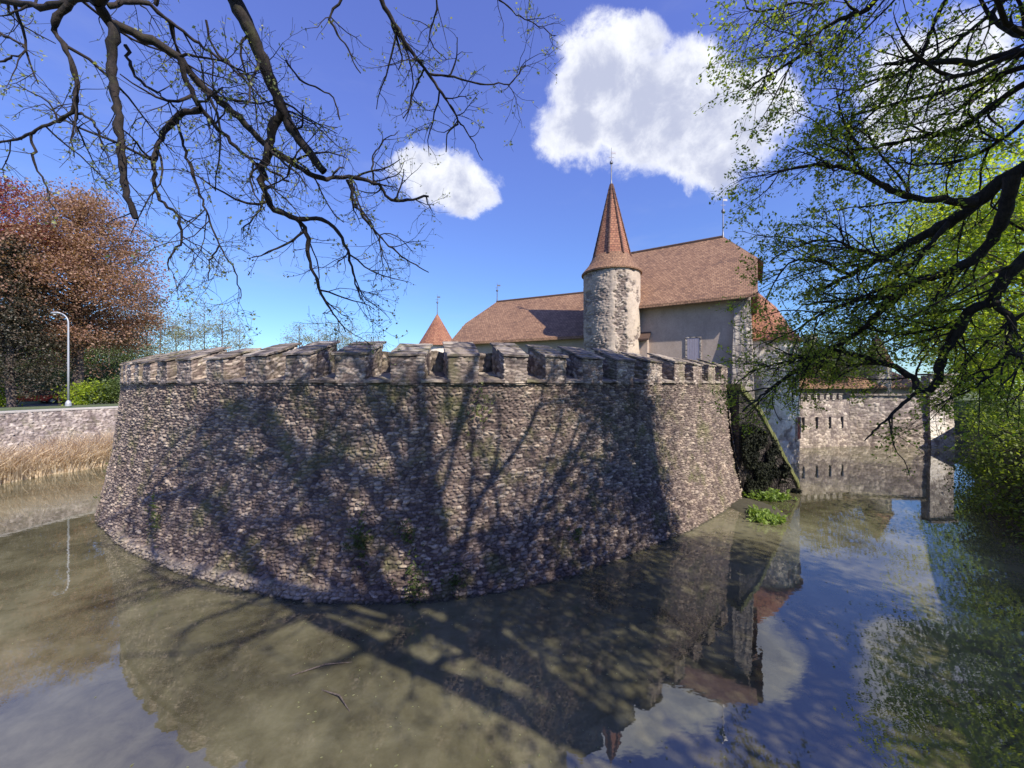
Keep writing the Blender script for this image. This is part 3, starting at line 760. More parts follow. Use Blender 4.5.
# ------------------------------------------------------------------ far curtain wall, gate pier, far house
cw = empty('curtain_wall', (24, 30, 0), 'long low crenellated curtain wall with arrow slits, right of the white tower', 'wall')
C0 = np.array([18.9, 29.2]); C1 = np.array([27.3, 31.0]); 
def straight(a, b_):
    t_ = (b_-a)/np.linalg.norm(b_-a); n_ = np.array([t_[1], -t_[0]])
    return (lambda u, v: np.concatenate([a[None]+t_[None]*u[:, None]-n_[None]*(.04*v)[:, None], (v-.4)[:, None]], -1)), (lambda u, v: np.tile(np.array([n_[0], n_[1], 0]), (len(u), 1))), np.linalg.norm(b_-a), t_, n_
pf, nf, LL, tt, nn = straight(C0, C1)
def slit_extra(u, v, d, c):
    z = v-.4; k = 0*u
    for s in (2.6, 4.0, 5.3, 6.6, 7.8): k = np.maximum(k, (np.abs(u-s) < .09)*(z > 1.45)*(z < 2.4))
    c = c.copy(); c[:, 0] = np.where(k > 0, 0, c[:, 0]); c[:, 1] = np.where(k > 0, 1, c[:, 1]); return d-k*.06, c
rubble_wall('wall', pf, nf, LL, 4.15, .05, .32, .18, .04, 44, M['pale'], cw)
b = MB(); t3 = Vector((*tt, 0)); n3 = Vector((*nn, 0)); c3 = Vector((*C0, 0))
b.slab([c3-n3*.2+Vector((0,0,-.4)), c3-n3*.2+t3*LL+Vector((0,0,-.4)), c3-n3*.2+t3*LL+Vector((0,0,3.72)), c3-n3*.2+Vector((0,0,3.72))], -n3*.6)
b.build('wall_core', M['farstone'], cw)
for k in range(int(LL/.62)):
    b = MB(); b.box(c3+t3*(.25+k*.62)-n3*.42+Vector((0,0,3.95)), (.34, .6, .46), math.atan2(tt[1], tt[0])); mm = b.build('merlon', M['farstone'], cw, cuts=2, jitter=.015)
    b = MB(); b.box(c3+t3*(.25+k*.62)-n3*.42+Vector((0,0,4.21)), (.42, .7, .06), math.atan2(tt[1], tt[0])); b.build('cap', M['cap'], mm)
for s_ in (2.6, 4.0, 5.3, 6.6, 7.8):
    b = MB(); b.box(c3+t3*s_-n3*.10+Vector((0,0,1.95)), (.11, .16, .9), math.atan2(tt[1], tt[0])); b.build('slit_shade', M['glass'], cw, jitter=.008)  # solid dark box on the face, standing in for the slit's inner shade
sw = empty('shaded_wall', (30, 31, 0), 'plain rubble wall stretch between the crenellated curtain wall and the pale pier', 'wall')
pf, nf, LL2, tt2, nn2 = straight(C1+np.array([0, .02]), np.array([32.72, 30.25]))
rubble_wall('wall', pf, nf, LL2, 4.5, .06, .36, .2, .06, 45, M['pale'], sw)
b = MB(); q3 = Vector((*(C1+np.array([0, .02])), 0)); t4 = Vector((*tt2, 0)); n4 = Vector((*nn2, 0))
b.slab([q3+Vector((0,0,4.08)), q3+t4*LL2+Vector((0,0,4.08)), q3+t4*LL2-n4*.7+Vector((0,0,4.08)), q3-n4*.7+Vector((0,0,4.08))], (0,0,.12)); b.build('coping', M['cap'], sw)
gp = empty('pale_pier', (33.9, 30.6, 0), 'pale square stone tower in the moat at the far right end of the walls', 'tower')
pc = np.array([32.7, 30.0]); 
pf, nf, L3, tt3, nn3 = straight(pc, pc+np.array([2.1, .2])); rubble_wall('wall', pf, nf, L3, 6.1, .06, .36, .22, .05, 46, M['rt'], gp, lambda u, v, d, c: (d, np.c_[c[:, 0], c[:, 1], sstep(.4, .55, c[:, 2])]))
b = MB(); b.slab([(pc[0],pc[1]+.12,-.4),(pc[0]+2.1,pc[1]+.32,-.4),(pc[0]+2.0,pc[1]+.9,-.4),(pc[0]+.1,pc[1]+.9,-.4)], (0,0,6.05)); b.build('wall_core', M['farstone'], gp)
b = MB(); b.slab([(pc[0]-.12,pc[1]-.12,5.68),(pc[0]+2.2,pc[1]+.08,5.68),(pc[0]+2.1,pc[1]+1.0,5.68),(pc[0]-.05,pc[1]+1.0,5.68)], (0,0,.14)); b.build('coping', M['cap'], gp)

fh_ = empty('far_house', (28, 36, 3), 'low broad house with long tiled roof and paired windows behind the curtain wall', 'house')
exf = np.array([-.98, -.17]); exf /= np.linalg.norm(exf); eyf = np.array([-exf[1]*-1, 0]); eyf = np.array([.17, -.98]); eyf = -np.array([exf[1], -exf[0]]); eyf = np.array([-exf[1], exf[0]]); eyf = eyf if eyf[1] > 0 else -eyf
Of = np.array([37.5, 36.0])
g4 = house(fh_, Of, exf, eyf, 13.0, 9, 2.5, 4.9, 8.3, .4, hipR=(3., 5.6), hipL=(3.2, 5.4))
for s0 in (5.2, 6.3):
    b = MB(); b.hexa([g4(s0,-.06,3.5), g4(s0+.8,-.06,3.5), g4(s0+.8,.02,3.5), g4(s0,.02,3.5), g4(s0,-.06,4.6), g4(s0+.8,-.06,4.6), g4(s0+.8,.02,4.6), g4(s0,.02,4.6)]); f = b.build('window', M['shutter'], fh_)
    b = MB(); b.hexa([g4(s0+.08,-.09,3.58), g4(s0+.72,-.09,3.58), g4(s0+.72,-.061,3.58), g4(s0+.08,-.061,3.58), g4(s0+.08,-.09,4.52), g4(s0+.72,-.09,4.52), g4(s0+.72,-.061,4.52), g4(s0+.08,-.061,4.52)]); b.build('pane', M['glass'], f)
b = MB(); b.box(g4(6.6, 4.3, 9.0), (.8, .8, 1.8), .17); ch = b.build('chimney', M['quoin'], fh_)
b = MB(); b.box(g4(6.6, 4.3, 9.95), (.95, .95, .12), .17); b.build('chimney_cap', M['tiles_red'], ch)
fs = empty('far_turret', (35.6, 37.5, 3), 'slender round turret with narrow red spire above the far house roof', 'tower')
c0 = (34.6, 36.5); c0 = (36.0*(877-512)/F, 36.0)
b = MB(); b.lathe(c0, [(1.0, 2.5), (1.0, 6.9)], 20); b.build('wall', M['quoin'], fs, smooth=True)
b = MB(); b.lathe(c0, [(.95, 6.85), (1.2, 6.8), (1.0, 7.2), (.05, 9.7), (0, 9.75)], 16); b.build('roof', M['tiles_red'], fs, uvfn=cone_uv(*c0))

# ------------------------------------------------------------------ left bank: revetment, lamp, cars, fence
bw = empty('bank_wall', (-28, 22, 0), 'low sloping rubble retaining wall along the road on the left bank', 'wall')
BW = Path([(-28.9,8),(-28.7,15),(-28.45,21.5),(-27.8,24.6),(-26.6,27.2),(-24.6,32),(-22.2,40),(-17,52)])
rubble_wall('wall', lambda u, v: np.concatenate([BW.at(u)+BW.nor(u)*(1.2-.30*v)[:, None]*1., (v-.3)[:, None]], -1),
            lambda u, v: np.concatenate([BW.nor(u), np.full((len(u), 1), .2)], -1), BW.L, 3.74, .05, .24, .12, .09, 61, M['bankstone'], bw)
n = 80; us = np.linspace(0, BW.L, n); a = BW.at(us)+BW.nor(us)*.12; c = BW.at(us)-BW.nor(us)*.55
for nm, z in (('coping', 3.64),):
    z -= .17; V = np.concatenate([np.c_[a, np.full(n, z-.12)], np.c_[a, np.full(n, z)], np.c_[c, np.full(n, z)], np.c_[c, np.full(n, z-.12)]])
    link(nm, npmesh(nm, V, grid_faces(n, 4)), M['kerbm'], bw)

lamp = empty('street_lamp', (-32.1, 27.9, 3.5), 'tall white curved street lamp on the left bank in front of the trees', 'street lamp')
b = MB(); x0, y0 = -32.15, 27.9; pts = [(x0, y0, 3.4), (x0, y0, 6.5), (x0, y0, 9.4)]; rd = [.06, .055, .045]
for k in range(1, 8):
    a = k/7*R(80); pts.append((x0-.75*(1-math.cos(a)), y0, 9.4+.75*math.sin(a))); rd.append(.04)
b.tube(pts, rd, 10); b.build('pole', M['lampm'], lamp, smooth=True)
b = MB(); b.tube([(x0-.55, y0, 10.13), (x0-.8, y0, 10.17), (x0-1.15, y0, 10.15), (x0-1.3, y0, 10.1)], [.04, .075, .075, .03], 10); hd = b.build('lamp_head', M['lampm'], lamp, smooth=True)
b = MB(); b.lathe((x0-.98, y0), [(0, 9.99), (.07, 10.0), (.09, 10.06)], 12); b.build('diffuser', M['lamp_glass'], hd)
b = MB(); b.lathe((x0, y0), [(.16, 3.4), (.16, 3.62), (.11, 3.75), (.085, 3.8)], 12); b.build('base', M['lampm'], lamp)

def car(loc, rz, paint, label):
    root = empty('parked_car', loc, label, 'car', 'cars parked along the left bank road', rz)
    prof = [(-2.1,.32),(-2.12,.62),(-2.0,.86),(-1.35,.95),(-.75,1.38),(.35,1.46),(1.2,1.40),(1.75,.98),(2.08,.92),(2.12,.6),(2.1,.32)]
    body = MB(); low = [(-2.1,.32),(-2.12,.62),(-2.0,.86),(-1.30,.95),(1.72,.98),(2.08,.92),(2.12,.6),(2.1,.32)]
    body.slab([(x, -.85, z) for x, z in low], (0, 1.7, 0)); bo = body.build('body', paint, root, local=True, bevel=.05)
    r_ = MB(); r_.slab([(-.72,-.66,1.36),(.35,-.64,1.44),(1.18,-.66,1.38),(1.18,.66,1.38),(.35,.64,1.44),(-.72,.66,1.36)], (0,0,.05)); r_.build('roof', paint, root, local=True)
    gl = MB(); gl.hexa([(-1.32,-.80,.94),(1.70,-.80,.96),(1.70,.80,.96),(-1.32,.80,.94),(-.72,-.64,1.37),(1.16,-.64,1.39),(1.16,.64,1.39),(-.72,.64,1.37)]); gl.build('window', M['glass'], root, local=True)
    for sx in (-1.3, 1.3):
        for sy in (-.8, .8):
            w = MB(); w.tube([(sx, sy-.11, .32), (sx, sy+.11, .32)], .32, 20); wh = w.build('wheel', M['tyre'], root, local=True)
            q = MB(); q.tube([(sx, sy-.12, .32), (sx, sy+.12, .32)], .19, 12); q.build('rim', M['rim'], wh, local=True)
    for sy in (-.62, .62):
        q = MB(); q.box((-2.1, sy, .70), (.08, .34, .14)); q.build('headlight', M['lamp_glass'], root, local=True, bevel=.01)
        q = MB(); q.box((2.1, sy, .74), (.08, .3, .14)); q.build('tail_light', M['tail'], root, local=True, bevel=.01)
car((P(33, 384, 43)[0], 43, 2.77), R(58), M['red'], 'red car parked beyond the rubble bank wall, left of the street lamp')
car((P(64, 384, 46)[0], 46, 2.77), R(40), M['blue'], 'blue grey car parked behind the white street lamp')
fn = empty('rail_fence', (-30, 36, 3.5), 'weathered wooden post and rail fence on grass behind the bank wall', 'fence')
fp = [(-47+k*2.3, 40.+.35*k) for k in range(12)]
for x, y in fp:
    b = MB(); b.box((x, y, 3.5), (.14, .14, 1.5), .2); b.build('post', M['bark2'], fn)
for z in (3.6, 4.1):
    b = MB(); b.tube([(x, y-.1, z+random.uniform(-.03,.03)) for x, y in fp], .05, 5); b.build('rail', M['bark2'], fn)

# ------------------------------------------------------------------ vegetation
class Tubes:
    def __init__(s): s.g = {}
    def add(s, pts, r0, r1=None):
        pts = np.asarray(pts, float); n_ = len(pts)
        rad = np.asarray(r0, float) if r1 is None else r0+(r1-r0)*np.linspace(0, 1, n_)
        rm = rad.max(); k = 3 if rm < .012 else 4 if rm < .03 else 6 if rm < .08 else 10 if rm < .2 else 16
        s.g.setdefault((n_, k), []).append((pts, rad))
    def mesh(s, name):
        Vs = []; Fs = []; off = 0
        for (n_, k), L_ in s.g.items():
            Pn = np.stack([a for a, _ in L_]); Rn = np.stack([r for _, r in L_]); m_ = len(L_)
            T = np.gradient(Pn, axis=1); T /= np.linalg.norm(T, axis=2, keepdims=True)+1e-9
            D = Pn[:, -1]-Pn[:, 0]; ref = np.where((np.abs(D[:, 2:3]) > .8*np.linalg.norm(D, axis=1, keepdims=True)), np.array([[1., .2, 0]]), np.array([[.1, .1, 1.]]))
            A_ = np.cross(T, ref[:, None, :]); A_ /= np.linalg.norm(A_, axis=2, keepdims=True)+1e-9; B_ = np.cross(T, A_)
            th = 2*np.pi*np.arange(k)/k
            V = Pn[:, :, None, :]+Rn[:, :, None, None]*(A_[:, :, None, :]*np.cos(th)[None, None, :, None]+B_[:, :, None, :]*np.sin(th)[None, None, :, None])
            base = (np.arange(m_)[:, None, None]*n_+np.arange(n_-1)[None, :, None])*k+off; kk = np.arange(k)[None, None, :]; k2 = (np.arange(k)+1) % k; k2 = k2[None, None, :]
            Fs.append(np.stack([base+kk, base+k2, base+k+k2, base+k+kk], -1).reshape(-1, 4)); Vs.append(V.reshape(-1, 3)); off += m_*n_*k
        return npmesh(name, np.concatenate(Vs), np.concatenate(Fs), smooth=True)
def leaves(pos, size, aspect=.55, up=.3, drv=None):
    """one small folded diamond for each position"""
    n_ = len(pos); d = rng.normal(size=(n_, 3)) if drv is None else drv+rng.normal(size=(n_, 3))*.5; d /= np.linalg.norm(d, axis=1)[:, None]
    nrm = rng.normal(size=(n_, 3)); nrm[:, 2] = np.abs(nrm[:, 2])+up; w = np.cross(d, nrm); w /= np.linalg.norm(w, axis=1)[:, None]+1e-9
    s_ = size*rng.uniform(.6, 1.4, n_)[:, None]
    a = pos-d*s_*.5; c = pos+d*s_*.5; b_ = pos+w*s_*aspect*.5; e = pos-w*s_*aspect*.5
    V = np.stack([a, b_, c, e], 1).reshape(-1, 3); return V, np.arange(n_*4).reshape(-1, 4)
def unit(v): return v/(np.linalg.norm(v)+1e-9)
class Tree:
    def __init__(s, seed): s.T = Tubes(); s.tw = Tubes(); s.tips = []; s.r = np.random.default_rng(seed)
    def grow(s, pts, rads, level, spec):
        """spawn children along a polyline"""
        if level >= len(spec['n']): return
        r = s.r; seg = np.linalg.norm(np.diff(pts, axis=0), axis=1); cum = np.concatenate([[0], np.cumsum(seg)]); L_ = cum[-1]
        n_ = spec['n'][level]*L_; n_ = int(n_)+(r.random() < n_-int(n_))
        for q in range(n_):
            f = r.uniform(spec.get('start', .1), 1.); d_ = f*L_; i = min(np.searchsorted(cum, d_)-1, len(seg)-1); i = max(i, 0)
            k = (d_-cum[i])/(seg[i]+1e-9); p = pts[i]*(1-k)+pts[i+1]*k; rad = rads[i]*(1-k)+rads[i+1]*k
            t_ = unit(pts[i+1]-pts[i]); out = r.normal(size=3); out -= t_*(out@t_); out = unit(out)
            a = spec['angle'][level]*r.uniform(.6, 1.3); d0 = unit(t_*math.cos(a)+out*math.sin(a)+np.array([0, 0, spec['grav'][level]]))
            ln = spec['len'][level]*r.uniform(.45, 1.35)*(1.15-.5*f)
            m_ = spec['pts'][level]; P_ = [p]; d = d0; cur = spec['curl'][level]; bend = r.normal(size=3)*cur*.5
            for w in range(m_-1):
                d = unit(d+bend+r.normal(size=3)*cur+np.array([0, 0, spec['lift'][level]])); P_.append(P_[-1]+d*ln/(m_-1))
            P_ = np.array(P_); r0 = min(rad*.7, spec['rad'][level]*r.uniform(.7, 1.2)); r1 = max(r0*.35, .0025)
            last = level == len(spec['n'])-1
            (s.tw if level >= len(spec['n'])-2 else s.T).add(P_, r0, r1)
            if last: s.tips.append(P_)
            else:
                s.grow(P_, np.linspace(r0, r1, m_), level+1, spec)
                s.tips.append(P_[-2:])
    def limb(s, pts, r0, r1, spec=None, level=0, wob=0., rads=None, sub=4):
        pts = np.asarray(pts, float); q, ss = spline(pts, max(6, len(pts)*sub))
        if wob:
            w = s.r.normal(size=q.shape)*wob; w[0] = 0; q = q+w
        rad = (r0+(r1-r0)*np.linspace(0, 1, len(q))) if rads is None else np.interp(np.linspace(0, 1, len(q)), np.linspace(0, 1, len(rads)), rads)
        rad = rad*(1+.10*s.r.normal(size=len(rad)))
        s.T.add(q, rad)
        if spec: s.grow(q, rad, level, spec)
    def leafpos(s, per, spread, frm=.2):
        out = []
        for P_ in s.tips:
            k = s.r.poisson(per)
            if not k: continue
            f = s.r.uniform(frm, 1, k)*(len(P_)-1); i = np.minimum(f.astype(int), len(P_)-2); w = (f-i)[:, None]
            out.append(P_[i]*(1-w)+P_[i+1]*w+s.r.normal(size=(k, 3))*spread)
        return np.concatenate(out)

# overhead tree whose limbs hang in at the top left
def big_left():
    root = empty('overhanging_tree', (7.9, -1.6, 3.2), 'large budding tree whose crooked dark limbs hang across the top left sky', 'tree')
    t = Tree(11)
    spec = dict(n=[3.0, 4.8, 7.0], len=[1.25, .6, .28], angle=[1.0, .9, .9], grav=[-.1, -.05, .05], lift=[-.02, .0, .03], curl=[.20, .2, .22], pts=[8, 5, 3], rad=[.022, .0075, .0035], start=.12)
    spec2 = dict(n=[3.4, 5.5], len=[.6, .22], angle=[.9, .9], grav=[-.05, .05], lift=[0, .03], curl=[.2, .22], pts=[6, 3], rad=[.009, .0038], start=.15)
    def L_(lst, w0, w1, d0, d1, sp=spec, wob=.012):
        n_ = len(lst); ds = np.linspace(d0, d1, n_); pts = np.array([P(x, y, d) for (x, y), d in zip(lst, ds)])
        r0 = w0*.37/F*d0; r1 = w1*.37/F*d1
        t.limb(pts, r0, r1, sp, wob=wob)
        return pts
    trunk = [(7.9,-1.6,2.9),(7.8,-1.6,6),(7.5,-1.5,9),(7.4,-1.4,12),(7.5,-1.5,15),(7.3,-1.6,19)]
    t.limb(trunk, .38, .1, None, wob=.03)
    # feeders from the trunk to where limbs enter the picture
    t.limb([(7.6,-1.6,8.2),(4.2,-.9,10.6),(.5,1.3,11.2),(-2.4,3.4,10.9),tuple(P(98,4,4.9)),], .20, .085, None, wob=.02)
    t.limb([(7.5,-1.5,9.6),(4.8,-.5,12.4),(1.2,1.8,13),(-1.6,4.0,12.2),tuple(P(228,-12,5.4))], .22, .13, None, wob=.02)
    t.limb([(7.4,-1.4,11.5),(5,.5,13.5),(1.5,3.2,13.6),(-.5,4.8,12.8),tuple(P(374,-12,6.0))], .15, .035, None, wob=.02)
    L_([(98,4),(113,25),(148,39),(180,58),(199,84),(234,113),(266,145),(297,166),(322,180),(340,176),(375,183),(394,201),(429,196)], 13, 3, 4.9, 7.4)
    L_([(98,4),(80,-2),(50,6),(10,3),(-30,-10)], 9, 6, 4.9, 5.2)
    t.limb([P(228,-12,5.4),P(250,31,5.6),P(266,70,5.8),P(281,105,6.0),P(289,125,6.1),P(309,152,6.2),P(323,172,6.3)], .10, .06, spec, wob=.008)
    L_([(281,112),(273,125),(268,156),(262,180),(273,207),(297,219),(307,234),(308,254),(316,277),(326,302),(346,332)], 12, 1.6, 6.0, 6.6)
    L_([(297,219),(324,221),(344,242),(353,273),(362,300)], 6.5, 1.5, 6.2, 6.7)
    L_([(113,25),(115,31),(111,70),(117,105),(121,144),(125,187),(135,217)], 12, 7, 4.95, 5.0, spec2)
    L_([(70,3),(53,27),(70,55),(76,90),(72,113),(52,121),(31,133),(8,140),(-20,150)], 8, 2, 4.9, 5.3)
    L_([(72,113),(94,121),(100,140),(112,165)], 4, 1.2, 5.1, 5.3, spec2)
    L_([(31,133),(36,165),(48,190),(56,215)], 4, 1.2, 5.2, 5.4, spec2)
    L_([(180,58),(187,82),(201,109),(211,121),(234,145),(258,164),(290,182)], 8, 2.5, 5.4, 6.0)
    L_([(201,110),(188,113),(176,117),(158,145),(154,176),(160,199),(176,215),(182,238),(172,256),(168,270)], 8, 1.5, 5.5, 5.8)
    L_([(178,120),(182,140),(191,168),(203,203),(216,235),(219,246),(236,272),(240,300)], 4, 1.3, 5.5, 5.8)
    L_([(219,246),(210,262),(208,280)], 2.5, 1.1, 5.7, 5.8, spec2)
    L_([(125,45),(135,75),(160,95),(172,104),(186,128)], 5, 1.5, 5.1, 5.5, spec2)
    L_([(108,6),(130,2),(150,6),(172,23),(200,45),(230,65),(258,79)], 7, 2, 5.2, 6.2)
    L_([(155,5),(158,-12),(150,-30)], 5, 6, 5.3, 5.2, spec2)
    L_([(-10,28),(14,40),(26,50),(12,58),(-10,66)], 4, 2, 5.0, 5.0, spec2)
    t.limb([P(374,-12,6.0),P(401,35,6.2),P(414,55,6.3),P(429,74,6.4),P(448,102,6.5),P(458,121,6.6),P(448,133,6.6),P(446,152,6.7)], .04, .010, spec, wob=.008)
    L_([(429,74),(450,77),(487,84),(512,82),(526,60)], 4, 1.2, 6.4, 7.0)
    L_([(425,68),(415,90),(408,110),(403,118)], 3, 1.2, 6.4, 6.5, spec2)
    L_([(450,105),(462,125),(475,145),(482,160)], 3, 1.2, 6.5, 6.8, spec2)
    L_([(350,-14),(330,20),(348,48),(360,75)], 4, 1.5, 6.0, 6.1, spec2)
    L_([(480,-20),(500,0),(520,16),(535,24),(556,36)], 3, 1.2, 6.6, 7.2, spec2)
    L_([(440,-20),(436,12),(430,40),(446,60)], 3, 1.2, 6.6, 7.2, spec2)
    L_([(347,180),(359,211),(375,230),(388,245),(405,258),(428,272)], 4.5, 1.2, 6.8, 7.3)
    L_([(375,183),(372,160),(385,140),(398,132)], 3, 1.2, 7.0, 7.2, spec2)
    L_([(340,120),(330,95),(300,80),(285,60)], 2, 3, 6.2, 6.0, spec2)
    L_([(206,20),(215,50),(240,75),(262,98),(300,120),(338,128)], 3.5, 1.3, 5.9, 6.6)
    # high crown, out of the picture, that throws the branch shadows on wall and water
    cs_ = dict(n=[1.2, 1.5, 1.3], len=[3.4, 1.5, .6], angle=[.8, .9, .9], grav=[.0, .0, 0], lift=[.03, .02, 0], curl=[.16, .2, .2], pts=[8, 5, 3], rad=[.095, .035, .012], start=.15)
    c_ = np.array([7.4,-1.5,0])
    for k, (a, zz, ln, up, r0) in enumerate([(160,10,7,.55,.15),(205,11,6,.7,.13),(120,12,6.5,.6,.13),(80,11,7.0,.5,.14),(35,12,6,.6,.12),(140,14,6,.9,.10),(185,15,5,1.0,.09),(100,15,5.5,.9,.1),(60,16,5,1.,.08),(250,12,5,.7,.12),(310,13,5,.7,.12),(165,13,8.5,.45,.17),(178,14,8,.4,.15),(150,13.5,7.5,.5,.15),(190,12.5,8,.45,.15),(170,15,7,.5,.12),(172,11,8,.5,.16)]):
        a = R(a); d = np.array([math.cos(a), math.sin(a), up]); d /= np.linalg.norm(d)
        pts = [c_+np.array([0,0,zz])]
        for q in range(5): d = unit(d+t.r.normal(size=3)*.16); pts.append(pts[-1]+d*ln/5)
        t.limb(pts, r0, .025, cs_, wob=.03)
    link('trunk', t.T.mesh('trunk'), M['bark'], root)
    link('twigs', t.tw.mesh('twigs'), M['bark'], root)
    pos = t.leafpos(1.7, .025); pos = pos[(pos[:, 2] < 11.5) | (t.r.random(len(pos)) < .25)]
    hi = np.array([q_ for q_ in t.tips if q_[0][2] > 10.5 and q_[0][1] < 4.5], dtype=object)
    hc = np.array([q_[-1] for q_ in hi], float); hc = hc[t.r.random(len(hc)) < .45]
    hp = np.repeat(hc, 2, 0)+t.r.normal(size=(len(hc)*2, 3))*.16
    V1, F1_ = leaves(hp, .11, .6); V, Fc = leaves(pos, .046, .6); V = np.concatenate([V, V1]); Fc = np.concatenate([Fc, F1_+len(Fc)*4]); link('crown', npmesh('crown', V, Fc), M['bud'], root)
    print('left tree', len(t.tips), len(pos))
big_left()

def right_tree():
    root = empty('leafy_bank_tree', (11.2, 4.6, 3.2), 'near leafy tree on the right bank, its long dark limbs drooping left over the water', 'tree')
    t = Tree(23)
    spec = dict(n=[4.2, 5.2, 6.0], len=[1.5, .7, .3], angle=[.75, .8, .9], grav=[.0, .0, .0], lift=[-.01, .0, .0], curl=[.13, .16, .2], pts=[8, 5, 3], rad=[.022, .008, .004], start=.08)
    def L_(lst, w0, w1, d0, d1, sp=spec, wob=.012):
        n_ = len(lst); ds = np.linspace(d0, d1, n_); pts = np.array([P(x, y, d) for (x, y), d in zip(lst, ds)])
        t.limb(pts, w0*.36/F*d0, w1*.4/F*d1, sp, wob=wob)
    t.limb([(11.4,4.6,2.9),(11.3,4.7,5.5),(11.0,5.0,8),(11.0,5.2,11),(11.3,5.0,14)], .42, .15, None, wob=.03)
    t.limb([(11.0,5.0,8.0),(10.0,5.8,8.6),tuple(P(1060,150,6.6))], .20, .14, None)
    t.limb([(11.2,4.8,6.5),(10.2,5.6,6.9),tuple(P(1062,235,6.7))], .16, .11, None)
    t.limb([(11.0,5.1,10.5),(10,5.8,11),tuple(P(1062,60,6.8))], .18, .08, None)
    t.limb([(11.0,5.1,11.5),(9.3,5.8,12.4),tuple(P(985,-60,6.8))], .18, .07, None)
    L_([(1060,150),(1024,168),(1002,181),(976,202),(949,222),(915,240),(882,258),(850,275),(815,292)], 24, 3, 6.6, 8.8)
    L_([(1012,176),(1004,215),(992,240),(968,262),(939,275),(917,281),(895,298),(873,320),(844,342),(811,360),(775,386),(742,411)], 17, 2, 6.7, 9.4)
    L_([(1062,235),(1024,258),(1004,280),(990,302),(971,309),(960,327),(942,360),(935,386),(919,390),(913,378),(895,367),(862,357),(830,352),(795,372),(765,392)], 18, 2.5, 6.7, 9.2)
    L_([(919,390),(899,408),(880,426),(864,441)], 6, 1.5, 8.0, 8.4, dict(spec, n=[1.5, 2, 3]))
    L_([(976,202),(945,200),(915,198),(882,186),(858,172),(820,165),(785,170),(765,178)], 11, 2, 6.9, 8.0)
    L_([(1062,60),(1024,84),(999,101),(966,124),(939,134),(900,142),(860,150),(815,148)], 10, 2, 6.8, 8.2)
    L_([(985,-60),(905,-30),(875,2),(863,12),(833,22),(814,40),(794,60),(764,77),(750,90)], 10, 2, 6.8, 7.2)
    L_([(960,-50),(930,-30),(858,-18),(820,5),(795,2),(765,12),(745,8)], 7, 1.5, 6.8, 7.4)
    L_([(1030,-30),(1003,2),(966,34),(944,52),(905,72),(860,85),(830,100)], 7, 1.5, 6.9, 7.8)
    L_([(960,-20),(945,2),(935,20),(925,50),(905,75),(870,115),(840,140)], 6, 1.5, 7.0, 7.9)
    L_([(1060,20),(1024,50),(1002,77),(969,104),(930,120),(890,130)], 6, 1.5, 7.0, 8.2)
    L_([(917,281),(890,262),(860,250),(825,240),(790,250),(770,262)], 6, 1.5, 7.8, 8.6)
    L_([(895,298),(862,300),(830,310),(795,330),(765,345)], 6, 1.5, 8.0, 8.8)
    L_([(949,222),(915,262),(880,290),(845,300),(800,305)], 7, 1.5, 7.2, 8.6)
    L_([(960,327),(930,330),(900,335),(870,330),(840,322)], 5, 1.5, 7.6, 8.6)
    L_([(990,302),(1000,308),(1012,324),(1008,346),(1022,360),(1030,390)], 10, 3, 7.0, 6.9)
    L_([(1024,345),(1000,362),(985,380),(960,395),(935,405)], 5, 1.5, 7.0, 7.6)
    L_([(860,150),(848,130),(840,110),(836,90)], 4, 1.3, 7.8, 7.8)
    L_([(830,352),(790,360),(755,370),(735,385)], 4, 1.3, 8.6, 9.4)
    L_([(850,275),(820,262),(790,262),(770,290),(765,310)], 4, 1.3, 8.3, 9.2)
    L_([(1040,110),(1000,140),(960,160),(920,165),(885,160)], 6, 1.5, 7.0, 8.3)
    L_([(1040,300),(1000,330),(975,352),(955,372)], 6, 1.5, 7.0, 7.8)
    cs_ = dict(n=[1.7, 1.8, 1.2], len=[3.0, 1.4, .5], angle=[.8, .9, .9], grav=[.0, .0, 0], lift=[.03, .02, 0], curl=[.16, .2, .2], pts=[8, 5, 3], rad=[.08, .03, .010], start=.15)
    for k, (a, zz, ln, up, r0) in enumerate([(180,9.5,5,.9,.12),(215,10.5,5,1.0,.11),(250,11,5,1.0,.11),(150,11,4.5,1.2,.1),(200,12.5,5,1.1,.1),(235,13,4.5,1.3,.09),(290,11.5,4,1.2,.09),(175,13.5,4,1.4,.08),(190,11,6,.8,.13),(165,12,6,.8,.12),(205,13.5,6,.9,.12),(222,12,5.5,1.0,.12)]):
        a = R(a); d = unit(np.array([math.cos(a), math.sin(a), up])); pts = [np.array([11.1, 5.0, zz])]
        for q in range(5): d = unit(d+t.r.normal(size=3)*.17); pts.append(pts[-1]+d*ln/5)
        t.limb(pts, r0, .025, cs_, wob=.03)
    link('trunk', t.T.mesh('trunk'), M['bark'], root)
    link('twigs', t.tw.mesh('twigs'), M['bark'], root)
    pos = t.leafpos(4.2, .045); pos = pos[(pos[:, 2] < 10.8) | (pos[:, 1] > 6.4) | (t.r.random(len(pos)) < .07)]
    V, Fc = leaves(pos, .066, .6); link('crown', npmesh('crown', V, Fc), M['leafr'], root)
    print('right tree', len(t.tips), len(pos))
right_tree()

